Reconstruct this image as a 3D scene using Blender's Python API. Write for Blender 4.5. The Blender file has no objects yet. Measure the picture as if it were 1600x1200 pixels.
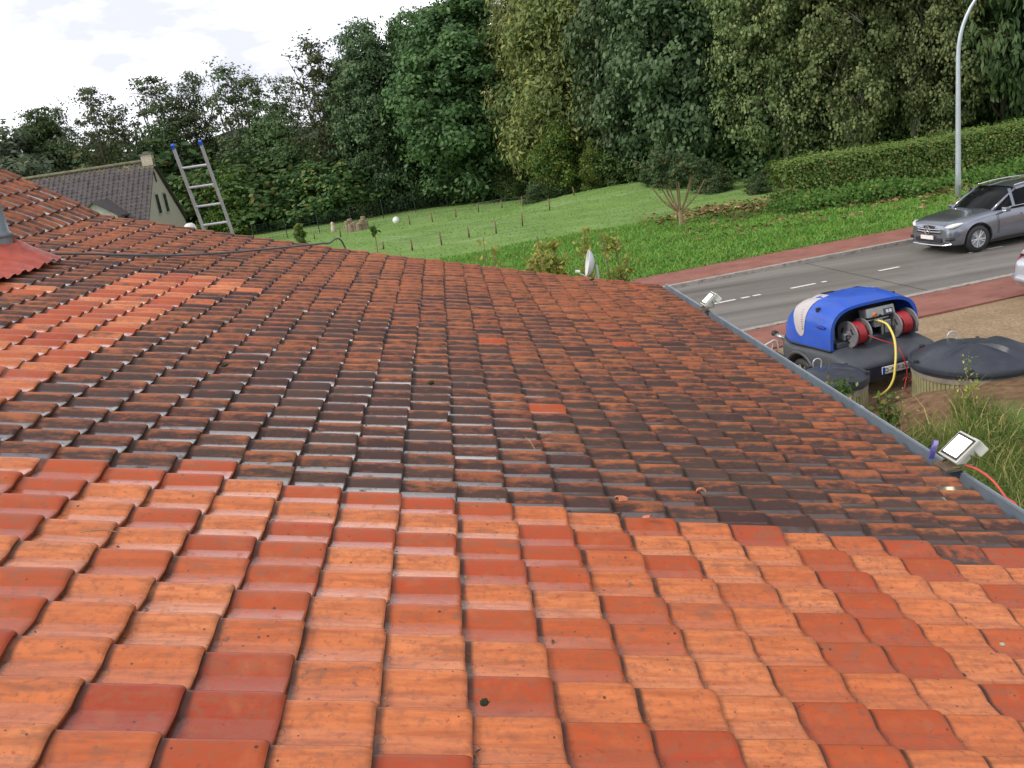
import bpy, math, random
import numpy as np
from mathutils import Vector, Matrix

# ------------------------------------------------------------ camera, world, sun
SC = bpy.context.scene
COL = SC.collection
FPX = 1333.5
def _axes():
    y = np.array([-118.7, -367.6, FPX]); y /= np.linalg.norm(y)
    v = np.array([697.0, 0, FPX]); v[1] = (FPX*FPX - 118.7*697.0)/367.6; v /= np.linalg.norm(v)
    z = -v; x = np.cross(y, z)
    return np.stack([x, y, z])
RW = _axes()                       # world = RW @ camera vector (x right, y down, z forward)
CAM = np.array([0.0, 0.0, 4.9])
cd = bpy.data.cameras.new('camera'); cam = bpy.data.objects.new('camera', cd); COL.objects.link(cam)
cd.sensor_width = 36.0; cd.lens = 36.0*FPX/1600.0; cd.clip_start = 0.05; cd.clip_end = 3000
M = Matrix(((RW[0, 0], -RW[0, 1], -RW[0, 2], CAM[0]), (RW[1, 0], -RW[1, 1], -RW[1, 2], CAM[1]),
            (RW[2, 0], -RW[2, 1], -RW[2, 2], CAM[2]), (0, 0, 0, 1)))
cam.matrix_world = M
SC.camera = cam
SC.render.resolution_x = 1024; SC.render.resolution_y = 768
SC.view_settings.view_transform = 'Standard'; SC.view_settings.look = 'None'
SC.view_settings.exposure = 0.50; SC.view_settings.gamma = 1.0

SUN_EL, SUN_AZ = math.radians(40), math.radians(-104)     # azimuth clockwise from +Y: to the left, a little ahead
w = bpy.data.worlds.new('World'); SC.world = w; w.use_nodes = True
nt = w.node_tree; N = nt.nodes; Lk = nt.links; N.clear()
def wn(t, **k):
    n = N.new(t)
    for a, b in k.items(): setattr(n, a, b)
    return n
sky = wn('ShaderNodeTexSky', sky_type='NISHITA'); sky.sun_disc = False
sky.sun_elevation = SUN_EL; sky.sun_rotation = SUN_AZ; sky.air_density = 1.0; sky.dust_density = 3.0
bg1 = wn('ShaderNodeBackground'); bg1.inputs['Strength'].default_value = 0.10; Lk.new(sky.outputs[0], bg1.inputs['Color'])
tc = wn('ShaderNodeTexCoord')
mp = wn('ShaderNodeMapping'); mp.inputs['Scale'].default_value = (1.0, 1.0, 2.6); mp.inputs['Location'].default_value = (0.35, 0.1, 0.6)
Lk.new(tc.outputs['Generated'], mp.inputs['Vector'])
no = wn('ShaderNodeTexNoise'); no.inputs['Scale'].default_value = 2.6; no.inputs['Detail'].default_value = 7; no.inputs['Roughness'].default_value = 0.55
Lk.new(mp.outputs[0], no.inputs['Vector'])
cr = wn('ShaderNodeValToRGB')       # the cloud deck: lilac grey banks in a white overcast
cr.color_ramp.elements[0].position = 0.34; cr.color_ramp.elements[0].color = (0.29, 0.295, 0.335, 1)
cr.color_ramp.elements[1].position = 0.60; cr.color_ramp.elements[1].color = (0.98, 0.975, 0.99, 1)
Lk.new(no.outputs['Fac'], cr.inputs['Fac'])
# the overcast is brightest towards the low light ahead on the left, duller overhead, raised out of view behind to light the rolls
sx = wn('ShaderNodeSeparateXYZ'); Lk.new(tc.outputs['Generated'], sx.inputs[0])
def wmr(v, a_, b_, c_, d_):
    n = wn('ShaderNodeMapRange'); n.interpolation_type = 'SMOOTHSTEP'; Lk.new(v, n.inputs['Value'])
    for k_, x_ in (('From Min', a_), ('From Max', b_), ('To Min', c_), ('To Max', d_)): n.inputs[k_].default_value = x_
    return n.outputs[0]
def wm(op, a_, b_):
    n = wn('ShaderNodeMath', operation=op)
    for i_, x_ in enumerate((a_, b_)):
        if isinstance(x_, (int, float)): n.inputs[i_].default_value = x_
        else: Lk.new(x_, n.inputs[i_])
    return n.outputs[0]
lowb = wm('MULTIPLY', wmr(sx.outputs['Z'], .30, .62, 1, 0), wmr(sx.outputs['Y'], .1, .8, 0, 1))   # bright band low in the sky ahead
lowb = wm('MULTIPLY', lowb, wmr(sx.outputs['X'], .10, .62, 1, .12))
dull = wm('MULTIPLY', wmr(sx.outputs['X'], .04, .34, 0, 1), wmr(sx.outputs['Y'], .1, .45, 0, 1))      # unseen sky ahead right darkened, added to deepen pan reflections
dull = wm('MULTIPLY', dull, wmr(sx.outputs['Z'], .97, .75, 0, 1))
back_ = wmr(sx.outputs['Y'], .35, -.35, 0, .38)
strn = wm('MULTIPLY', wm('ADD', wm('ADD', .90, back_), wm('MULTIPLY', lowb, 1.5)), wm('SUBTRACT', 1.0, wm('MULTIPLY', dull, .62)))
bg2 = wn('ShaderNodeBackground'); Lk.new(cr.outputs[0], bg2.inputs['Color']); Lk.new(strn, bg2.inputs['Strength'])
mx = wn('ShaderNodeMixShader'); mx.inputs[0].default_value = 0.86
Lk.new(bg1.outputs[0], mx.inputs[1]); Lk.new(bg2.outputs[0], mx.inputs[2])
wo = wn('ShaderNodeOutputWorld'); Lk.new(mx.outputs[0], wo.inputs['Surface'])

sd = bpy.data.lights.new('sun', 'SUN'); sd.energy = 1.7; sd.angle = math.radians(14); sd.color = (1.0, 0.93, 0.82)
sun = bpy.data.objects.new('sun', sd); COL.objects.link(sun); sun.location = (-20, -20, 40)
_sd = Vector((math.sin(SUN_AZ)*math.cos(SUN_EL), math.cos(SUN_AZ)*math.cos(SUN_EL), math.sin(SUN_EL)))
sun.rotation_euler = _sd.to_track_quat('Z', 'Y').to_euler()

# ------------------------------------------------------------ helpers
def ray(px, py): return RW @ np.array([(px-800)/FPX, (py-600)/FPX, 1.0])
def gp(px, py, h=0.0):
    d = ray(px, py); return CAM + d*((h-CAM[2])/d[2])
def at(px, py, Y):
    d = ray(px, py); return CAM + d*(Y/d[1])

def tag(o, label=None, cat=None, group=None, kind=None):
    if label: o['label'] = label
    if cat: o['category'] = cat
    if group: o['group'] = group
    if kind: o['kind'] = kind
    return o
def empty(name, loc, rz=0.0):
    o = bpy.data.objects.new(name, None); COL.objects.link(o)
    o.location = loc; o.rotation_euler = (0, 0, rz); o.empty_display_size = 0.2
    return o
def rootmat(o):
    M_ = Matrix.Identity(4)
    while o is not None:
        M_ = (Matrix.Translation(o.location) @ Matrix.Rotation(o.rotation_euler[2], 4, 'Z')) @ M_; o = o.parent
    return M_
def link_mesh(name, me, parent=None, loc=None):
    o = bpy.data.objects.new(name, me); COL.objects.link(o)
    if parent is not None: o.parent = parent
    if loc is not None: o.location = loc
    return o

class MB:
    def __init__(s): s.v = []; s.f = []; s.m = []; s.mi = 0
    def add(s, vs, fs):
        b = len(s.v); s.v += [tuple(map(float, q)) for q in vs]
        s.f += [tuple(i+b for i in f) for f in fs]; s.m += [s.mi]*len(fs)
    def box(s, c, d, rz=0.0, ry=0.0, rx=0.0, taper=1.0):
        hx, hy, hz = d[0]/2, d[1]/2, d[2]/2
        R = Matrix.Rotation(rz, 3, 'Z') @ Matrix.Rotation(ry, 3, 'Y') @ Matrix.Rotation(rx, 3, 'X')
        vs = []
        for z in (-1, 1):
            t = taper if z > 0 else 1.0
            for x, y in ((-1, -1), (1, -1), (1, 1), (-1, 1)):
                q = R @ Vector((x*hx*t, y*hy*t, z*hz)); vs.append((q.x+c[0], q.y+c[1], q.z+c[2]))
        s.add(vs, [(3, 2, 1, 0), (4, 5, 6, 7), (0, 1, 5, 4), (1, 2, 6, 5), (2, 3, 7, 6), (3, 0, 4, 7)])
    def tube(s, pts, r, seg=8, cap=True):
        P = [Vector(p) for p in pts]; n = len(P)
        rs = r if hasattr(r, '__len__') else [r]*n
        t0 = (P[1]-P[0]).normalized(); up = Vector((0, 0, 1)) if abs(t0.z) < .9 else Vector((1, 0, 0))
        u = t0.cross(up).normalized(); vs = []
        for i in range(n):
            t = (P[min(i+1, n-1)]-P[max(i-1, 0)]).normalized()
            u = (u - t*u.dot(t)).normalized(); w_ = t.cross(u)
            for k in range(seg):
                a_ = 2*math.pi*k/seg; q = P[i]+(u*math.cos(a_)+w_*math.sin(a_))*rs[i]; vs.append(q)
        fs = [(i*seg+k, i*seg+(k+1) % seg, (i+1)*seg+(k+1) % seg, (i+1)*seg+k) for i in range(n-1) for k in range(seg)]
        if cap: fs += [tuple(range(seg-1, -1, -1)), tuple((n-1)*seg+k for k in range(seg))]
        s.add(vs, fs)
    def cyl(s, a, b, r, seg=16, r2=None): s.tube([a, b], [r, r if r2 is None else r2], seg)
    def loft(s, rings, closed=True, capa=True, capb=True):
        n = len(rings[0]); vs = [p for r_ in rings for p in r_]; fs = []
        for i in range(len(rings)-1):
            for k in range(n if closed else n-1):
                fs.append((i*n+k, i*n+(k+1) % n, (i+1)*n+(k+1) % n, (i+1)*n+k))
        if capa: fs.append(tuple(range(n-1, -1, -1)))
        if capb: fs.append(tuple((len(rings)-1)*n+k for k in range(n)))
        s.add(vs, fs)
    def lathe(s, prof, c, seg=32, cap=False, zf=None):
        rings = []
        for r_, z in prof:
            rings.append([(c[0]+r_*math.cos(2*math.pi*k/seg), c[1]+r_*math.sin(2*math.pi*k/seg),
                           c[2]+z+(zf(r_, 2*math.pi*k/seg) if zf else 0)) for k in range(seg)])
        s.loft(rings, True, cap, cap)
    def build(s, name, mat, parent=None, smooth=False, world=False, bevel=0, auto=None):
        me = bpy.data.meshes.new(name)
        vs = s.v
        if world and parent is not None:
            iv = rootmat(parent).inverted(); vs = [tuple(iv @ Vector(q)) for q in vs]
        me.from_pydata(vs, [], s.f)
        for m_ in (mat if isinstance(mat, (list, tuple)) else [mat]): me.materials.append(m_)
        me.polygons.foreach_set('material_index', s.m)
        if smooth: me.polygons.foreach_set('use_smooth', [True]*len(me.polygons))
        me.update()
        if smooth and auto is not None: me.set_sharp_from_angle(angle=math.radians(auto))
        o = link_mesh(name, me, parent)
        if bevel:
            b = o.modifiers.new('bevel', 'BEVEL'); b.width = bevel; b.segments = 2; b.limit_method = 'ANGLE'; b.angle_limit = math.radians(40)
            b.harden_normals = False
        return o

def np_mesh(name, v, q, mat, attrs=None, uv=None, smooth=False):
    me = bpy.data.meshes.new(name); n = len(q); k = q.shape[1]
    me.vertices.add(len(v)); me.vertices.foreach_set('co', np.ascontiguousarray(v, np.float32).ravel())
    me.loops.add(n*k); me.loops.foreach_set('vertex_index', np.ascontiguousarray(q, np.int32).ravel())
    me.polygons.add(n); me.polygons.foreach_set('loop_start', np.arange(n, dtype=np.int32)*k)
    me.polygons.foreach_set('loop_total', np.full(n, k, np.int32))
    if smooth: me.polygons.foreach_set('use_smooth', np.ones(n, bool))
    if attrs:
        for an, arr in attrs.items():
            a_ = me.attributes.new(an, 'FLOAT_COLOR', 'POINT'); a_.data.foreach_set('color', np.ascontiguousarray(arr, np.float32).ravel())
    if uv is not None:
        ul = me.uv_layers.new(name='UVMap'); ul.data.foreach_set('uv', np.ascontiguousarray(uv[q.ravel()], np.float32).ravel())
    me.materials.append(mat); me.update(calc_edges=True)
    return me

# ------------------------------------------------------------ materials
class NT:
    def __init__(s, name):
        s.m = bpy.data.materials.new(name); s.m.use_nodes = True; s.t = s.m.node_tree; s.n = s.t.nodes
        s.b = s.n['Principled BSDF']; s.out = s.n['Material Output']
    def node(s, t, ins=None, **k):
        n = s.n.new(t)
        for a_, b in k.items(): setattr(n, a_, b)
        for a_, b in (ins or {}).items(): s.set(n.inputs[a_], b)
        return n
    def set(s, inp, v):
        if isinstance(v, bpy.types.NodeSocket): s.t.links.new(v, inp)
        else:
            if hasattr(inp.default_value, '__len__') and not hasattr(v, '__len__'): v = (v,)*len(inp.default_value)
            if hasattr(inp.default_value, '__len__') and len(inp.default_value) == 4 and len(v) == 3: v = (*v, 1)
            inp.default_value = v
    def coord(s, kind='Object', scale=None):
        c = s.node('ShaderNodeTexCoord').outputs[kind]
        if scale is not None: c = s.node('ShaderNodeMapping', {'Vector': c, 'Scale': scale}).outputs[0]
        return c
    def noise(s, vec, scale=5, detail=4, rough=.55, out='Fac', dist=0):
        return s.node('ShaderNodeTexNoise', {'Vector': vec, 'Scale': scale, 'Detail': detail, 'Roughness': rough, 'Distortion': dist}).outputs[out]
    def ramp(s, fac, stops):
        r = s.node('ShaderNodeValToRGB', {'Fac': fac}); e = r.color_ramp.elements
        while len(e) < len(stops): e.new(.5)
        for i, (p, c) in enumerate(stops):
            e[i].position = p; e[i].color = (*c, 1) if hasattr(c, '__len__') else (c, c, c, 1)
        return r.outputs[0]
    def mix(s, f, a, b, mode='MIX'):
        n = s.node('ShaderNodeMix', data_type='RGBA', blend_type=mode)
        s.set(n.inputs[0], f); s.set(n.inputs[6], a); s.set(n.inputs[7], b); return n.outputs[2]
    def math(s, op, a, b=0.0, c=None, clamp=False):
        n = s.node('ShaderNodeMath', operation=op, use_clamp=clamp); s.set(n.inputs[0], a); s.set(n.inputs[1], b)
        if c is not None: s.set(n.inputs[2], c)
        return n.outputs[0]
    def maprange(s, v, a, b, c=0, d=1):
        return s.node('ShaderNodeMapRange', {'Value': v, 'From Min': a, 'From Max': b, 'To Min': c, 'To Max': d}).outputs[0]
    def bump(s, h, strength=.3, dist=.01):
        s.set(s.b.inputs['Normal'], s.node('ShaderNodeBump', {'Height': h, 'Strength': strength, 'Distance': dist}).outputs[0])
    def P(s, **k):
        mp_ = dict(col='Base Color', rough='Roughness', metal='Metallic', coat='Coat Weight', coatr='Coat Roughness', spec='Specular IOR Level', emis='Emission Strength', emic='Emission Color', sheen='Sheen Weight', trans='Transmission Weight', alpha='Alpha')
        for a_, b in k.items(): s.set(s.b.inputs[mp_[a_]], b)
        return s

def simple(name, col, rough=.5, metal=0.0, var=.15, scale=6, bump=0.0, coat=0.0, spec=.5, dirt=None):
    t = NT(name); c = t.coord(); n = t.noise(c, scale, 6)
    lo = [x*(1-var) for x in col]; hi = [min(1, x*(1+var)) for x in col]
    cc = t.ramp(n, [(.3, lo), (.7, hi)])
    if dirt:
        n2 = t.noise(c, scale*2.7, 8, .65); cc = t.mix(t.ramp(n2, [(.5, 0), (.68, .8)]), cc, dirt)
    t.P(col=cc, rough=t.maprange(t.noise(c, scale*3, 5), .3, .7, max(.03, rough-.08), min(1, rough+.08)), metal=metal, coat=coat, spec=spec)
    if bump: t.bump(t.noise(c, scale*8, 6, .6), bump, .01)
    return t.m

def leaf_mat(name, c1, c2, c3=None, trans=.28, rough=.5, th=.86):
    t = NT(name)
    a = t.node('ShaderNodeAttribute', attribute_name='lv'); sp = t.node('ShaderNodeSeparateColor', {'Color': a.outputs['Color']})
    col = t.mix(sp.outputs[0], c1, c2)
    if c3: col = t.mix(t.ramp(sp.outputs[1], [(th, 0), (min(1, th+.11), 1)]), col, c3)
    oi = t.node('ShaderNodeObjectInfo')
    hs = t.node('ShaderNodeHueSaturation', {'Hue': t.maprange(oi.outputs['Random'], 0, 1, .485, .515), 'Value': t.maprange(oi.outputs['Random'], 0, 1, .82, 1.2), 'Color': col})
    t.P(col=hs.outputs[0], rough=rough, spec=.25)
    tr = t.node('ShaderNodeBsdfTranslucent', {'Color': hs.outputs[0]})
    ms = t.node('ShaderNodeMixShader', {0: trans, 1: t.b.outputs[0], 2: tr.outputs[0]})
    t.t.links.new(ms.outputs[0], t.out.inputs['Surface'])
    return t.m
# ------------------------------------------------------------ tile material
def tile_material():
    t = NT('clay_tile')
    a = t.node('ShaderNodeAttribute', attribute_name='tc'); sp = t.node('ShaderNodeSeparateColor', {'Color': a.outputs['Color']})
    clean, r1, r2 = sp.outputs; r3 = a.outputs['Alpha']
    uvn = t.node('ShaderNodeUVMap', uv_map='UVMap'); uv = t.node('ShaderNodeSeparateXYZ', {0: uvn.outputs[0]})
    ux, uy = uv.outputs[0], uv.outputs[1]                      # metres down the slope, 0..1 across the tile
    oc = t.coord('Object')
    shift = t.node('ShaderNodeCombineXYZ', {'X': t.math('MULTIPLY', r1, 31.0), 'Y': t.math('MULTIPLY', r2, 17.0), 'Z': 0.0}).outputs[0]
    oc2 = t.node('ShaderNodeVectorMath', {0: oc, 1: shift}, operation='ADD').outputs[0]
    fine = t.noise(oc2, 38, 8, .6); mid = t.noise(oc2, 11, 6, .6)
    streak = t.noise(t.node('ShaderNodeMapping', {'Vector': oc2, 'Scale': (5, 40, 5)}).outputs[0], 1.0, 5, .6)
    # cleaned clay: peach and brick-red firings
    base = t.ramp(r1, [(0.0, (.42, .068, .020)), (.30, (.46, .086, .024)), (.38, (.60, .172, .058)), (.62, (.66, .228, .090)), (.84, (.61, .180, .062)), (.90, (.45, .075, .024)), (.97, (.38, .055, .022)), (1, (.35, .048, .021))])
    pm = t.maprange(r1, .3, .45); 
    c = t.mix(t.math('MULTIPLY', t.ramp(streak, [(.40, 0), (.68, .7)]), 1.0), base, (.34, .080, .030))
    c = t.mix(t.ramp(mid, [(.52, 0), (.75, .55)]), c, (.48, .15, .06))
    c = t.mix(t.math('MULTIPLY', t.ramp(fine, [(.50, 0), (.68, .6)]), 1.0), c, (.27, .10, .055))
    blot = t.noise(oc2, 24, 5, .7)
    c = t.mix(t.math('MULTIPLY', t.ramp(blot, [(.61, 0), (.67, .8)]), t.maprange(r2, .25, .8)), c, (.15, .085, .065))
    smn = t.noise(t.node('ShaderNodeMapping', {'Vector': oc2, 'Scale': (7, 22, 7)}).outputs[0], 1.0, 6, .7)
    sm = t.math('MULTIPLY', t.ramp(smn, [(.50, 0), (.64, .8)]), t.math('MULTIPLY', t.ramp(uy, [(.45, .15), (.6, .9), (.8, .9), (.92, .2)]), t.maprange(r2, .15, .8)))
    c = t.mix(sm, c, (.25, .105, .062))
    rs_ = t.noise(oc2, 45, 3, .5)
    c = t.mix(t.ramp(rs_, [(.66, 0), (.70, .55)]), c, (.30, .055, .025))
    vor = t.node('ShaderNodeTexVoronoi', {'Vector': oc2, 'Scale': 26.0, 'Randomness': 1.0})
    vs = t.math('MULTIPLY', t.math('LESS_THAN', vor.outputs['Distance'], t.math('MULTIPLY', t.maprange(vor.outputs['Color'], .38, 1.0, 0, .17), 1.0)), 1.0)
    c = t.mix(t.math('MULTIPLY', vs, .85), c, (.05, .035, .03))
    # moulded nib rings at the upper edge of the exposed face
    def ring(cx, cy, r):
        dx = t.math('SUBTRACT', ux, cx); dy = t.math('MULTIPLY', t.math('SUBTRACT', uy, cy), .2)
        d = t.math('SQRT', t.math('ADD', t.math('MULTIPLY', dx, dx), t.math('MULTIPLY', dy, dy)))
        return t.math('LESS_THAN', t.math('ABSOLUTE', t.math('SUBTRACT', d, r)), .0013)
    rg = t.math('MAXIMUM', ring(.012, .40, .015), ring(.012, .14, .013))
    c = t.mix(t.math('MULTIPLY', rg, .6), c, (.12, .045, .03))
    # uncleaned clay: dull red-brown with black-violet algae, olive lichen
    big = t.noise(oc, .55, 3, .5)
    dbase = t.ramp(r1, [(0, (.26, .070, .032)), (.35, (.33, .092, .036)), (.7, (.40, .125, .046)), (1, (.30, .082, .038))])
    dbase = t.mix(t.ramp(mid, [(.4, 0), (.65, .6)]), dbase, (.125, .058, .032))
    dbase = t.mix(t.math('MULTIPLY', t.ramp(fine, [(.45, 0), (.65, 1)]), .45), dbase, (.38, .135, .055))
    dn = t.noise(t.node('ShaderNodeMapping', {'Vector': oc2, 'Scale': (9, 24, 14)}).outputs[0], 1.0, 7, .68)
    pan0 = t.maprange(uy, .53, .48, 0, 1)
    face = t.math('MULTIPLY', t.maprange(uy, .92, .66, 0, 1), 1.0)         # growth favours the damp foot of the roll and the pan
    dd = t.math('ADD', t.math('MULTIPLY', dn, 1.15), t.math('MULTIPLY', face, .36))
    dd = t.math('ADD', dd, t.math('MULTIPLY', t.math('SUBTRACT', r2, .5), .34))
    dd = t.math('ADD', dd, t.math('MULTIPLY', t.math('SUBTRACT', big, .5), .5))
    dd = t.math('ADD', dd, t.math('MULTIPLY', pan0, .22))
    dk = t.math('MULTIPLY', t.ramp(dd, [(.70, 0), (.96, 1)]), .88)
    algae = t.mix(r3, (.028, .021, .024), (.048, .038, .036))
    d = t.mix(dk, dbase, algae)
    grn = t.math('MULTIPLY', t.ramp(t.noise(oc, 1.3, 5, .6), [(.52, 0), (.68, 1)]), t.ramp(fine, [(.45, 0), (.65, .5)]))
    d = t.mix(t.math('MULTIPLY', grn, .65), d, (.12, .085, .035))
    lich = t.math('LESS_THAN', t.node('ShaderNodeTexVoronoi', {'Vector': oc2, 'Scale': 17.0}).outputs['Distance'], t.maprange(t.noise(oc, 2.3, 2), .55, .8, 0, .11))
    d = t.mix(t.math('MULTIPLY', lich, .6), d, (.34, .33, .26))
    cf = t.math('ADD', t.math('MULTIPLY', clean, 1.0), t.math('MULTIPLY', t.math('SUBTRACT', t.noise(oc, 9, 5), .5), t.math('SUBTRACT', .9, t.math('ABSOLUTE', t.math('MULTIPLY', t.math('SUBTRACT', clean, .5), 1.8)))))
    col = t.mix(t.ramp(cf, [(.42, 0), (.58, 1)]), d, c)
    # grime in the lap joints, painted shade along the roll's far edge
    jn = t.math('MULTIPLY', t.ramp(ux, [(.0, 1), (.009, 1), (.022, 0)]), t.ramp(mid, [(.3, .6), (.55, 1)]))
    col = t.mix(t.math('MULTIPLY', jn, .85), col, (.03, .022, .018))
    nj = t.math('MULTIPLY', t.ramp(uy, [(.02, 1), (.085, 0)]), .6)
    col = t.mix(nj, col, (.06, .03, .02))
    col = t.mix(t.math('MULTIPLY', t.ramp(uy, [(.935, 0), (.955, 1)]), .80), col, (.035, .016, .012))  # lip shadow drawn as a dark line past the crest
    # water film: wet pan, damp roll
    pan = t.maprange(uy, .515, .485, 0, 1)
    wetn = t.noise(oc2, 16, 5, .6)
    wet = t.math('MULTIPLY', pan, t.ramp(wetn, [(.30, .15), (.44, 1)]))
    rough = t.math('SUBTRACT', t.math('ADD', t.math('MULTIPLY', t.math('SUBTRACT', 1.0, clean), .22), .40), t.math('MULTIPLY', wet, .16))
    t.P(col=col, rough=rough, spec=.28)
    t.set(t.b.inputs['Coat Weight'], t.math('ADD', t.math('MULTIPLY', clean, .03), t.math('MULTIPLY', wet, t.math('ADD', .88, t.math('MULTIPLY', clean, -.42))), clamp=True))
    t.set(t.b.inputs['Coat Roughness'], t.math('SUBTRACT', .24, t.math('MULTIPLY', wet, .15)))
    hgt = t.math('ADD', t.math('MULTIPLY', fine, .5), t.math('MULTIPLY', t.noise(oc2, 120, 4, .6), .3))
    bs = t.math('ADD', .18, t.math('MULTIPLY', t.math('SUBTRACT', 1.0, clean), .35))
    t.set(t.b.inputs['Normal'], t.node('ShaderNodeBump', {'Height': hgt, 'Strength': bs, 'Distance': .006}).outputs[0])
    t.set(t.b.inputs['Coat Normal'], t.node('ShaderNodeBump', {'Height': mid, 'Strength': .12, 'Distance': .01}).outputs[0])
    return t.m
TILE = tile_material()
ZINC = simple('zinc', (.26, .30, .35), .40, .5, .14, 5, .08)
PAINTW = simple('white_paint', (.72, .72, .70), .4, 0, .06, 5)
BRICK = simple('cream_brick', (.50, .45, .37), .85, 0, .12, 14, .4)
WOODD = simple('dark_timber', (.05, .035, .025), .7, 0, .3, 12, .3)

# ------------------------------------------------------------ our roof
TW, TL = .2, 1.306*.2
AL, BE = math.radians(15.2), math.radians(34.5)
HCAM = 7.912*.2
CF = (.3425, .0878, .2014, .0332, -.3326)
SK = -4.40                                                     # where the pitch changes (metres up the slope)
def roofpt(s, Y, dz=0.0):
    s = np.asarray(s, float); Y = np.asarray(Y, float); dz = np.asarray(dz, float)
    v = np.clip(Y/.2-9.447, -12, 54); u = np.clip((s/.2+.078)/1.306, -18, 14)
    U = u/10; V = (v-25)/25
    V = np.maximum(V, -1.1)
    z = .2*(CF[0]*V**2+CF[1]*U**2+CF[2]*U*V+CF[3]*U*U*V+CF[4]*U*V**2)+dz
    lo = np.maximum(s, SK); hi = np.minimum(s-SK, 0)
    k = np.clip((SK+.05-s)/.1, 0, 1); nx = math.sin(AL)*(1-k)+math.sin(BE)*k; nz = math.cos(AL)*(1-k)+math.cos(BE)*k
    X = lo*math.cos(AL)+hi*math.cos(BE)-HCAM*math.sin(AL)+z*nx
    Z = CAM[2]-lo*math.sin(AL)-hi*math.sin(BE)-HCAM*math.cos(AL)+z*nz
    return np.stack(np.broadcast_arrays(X, Y, Z), -1)
def su(u): return (u*1.306-.078)*.2
def yv(v): return (v+9.447)*.2

def tile_profile(full):
    ys = [-.06, .0, .06, .14, .24, .33, .42, .49, .50, .515, .54, .58, .63, .68, .74, .79, .84, .88, .915, .95, .975, .995, 1.005] if full else [-.05, .04, .25, .49, .50, .54, .60, .67, .74, .82, .89, .95, .985, 1.003]
    out = []
    for y in ys:
        t_ = min(max((y-.50)/.40, 0), 1); z = .0275*math.sin(math.pi/2*t_)**.95
        if y <= .50: z = .0012*((y-.25)/.25)**2
        if y > .91: z -= .0275*min(1, ((y-.91)/.09))**3.0
        out.append((y, z))
    out.append((out[-1][0]+.001, -.002))
    return np.array(out)
def tiles_mesh(name, tiles, fn, mat, tl=TL, tw=TW, thick=.016):
    """tiles: list of (s0, y0, full, rgba, jitter)"""
    VV, QQ, AA, UU = [], [], [], []; base = 0
    cache = {}
    for full in (True, False):
        pr_ = tile_profile(full); xs = np.array([-.05, .0, .03, .09, .16, .215, .24, tl-.009, tl-.003, tl]) if full else np.array([-.04, .0, .12, tl-.02, tl])
        xs = xs*(1.0)
        nx, ny = len(xs), len(pr_)
        X, Yy = np.meshgrid(xs, pr_[:, 0], indexing='ij'); Z = np.tile(pr_[:, 1], (nx, 1)).copy()
        e = np.clip((X-(tl-.035))/.035, 0, 1); Z *= 1-.20*e**2
        Z += .021*(X/tl); e2 = np.clip((X-(tl-.010))/.010, 0, 1); Z -= .0045*e2**2
        idx = np.arange(nx*ny).reshape(nx, ny)
        q = np.stack([idx[:-1, :-1], idx[1:, :-1], idx[1:, 1:], idx[:-1, 1:]], -1).reshape(-1, 4)
        v = np.stack([X, Yy*tw, Z], -1).reshape(-1, 3); uv = np.stack([X, Yy], -1).reshape(-1, 2)
        # lower end face with its own vertices
        top = v.reshape(nx, ny, 3)[-1]; bot = top.copy(); bot[:, 2] -= thick; bot[:, 0] -= .003
        b0 = len(v); v = np.concatenate([v, top, bot]); uv = np.concatenate([uv, np.tile([[.2, .7]], (2*ny, 1))])
        i0 = np.arange(ny-1); qe = np.stack([b0+i0, b0+ny+i0, b0+ny+i0+1, b0+i0+1], -1)
        cache[full] = (v, np.concatenate([q, qe]), uv)
    for s0, y0, full, rgba, jit in tiles:
        v, q, uv = cache[full]; yaw, dz, dy, dx, tilt = jit
        lx = v[:, 0]-tl/2; ly = v[:, 1]-tw/2
        X = s0+tl/2+lx-ly*yaw+dx; Yy = y0+tw/2+ly+lx*yaw+dy; Z = v[:, 2]+dz+tilt*ly-.034
        VV.append(fn(X, Yy, Z)); QQ.append(q+base); base += len(v)
        AA.append(np.tile(rgba, (len(v), 1))); UU.append(uv)
    return np_mesh(name, np.concatenate(VV), np.concatenate(QQ), mat, {'tc': np.concatenate(AA)}, np.concatenate(UU), True)

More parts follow.
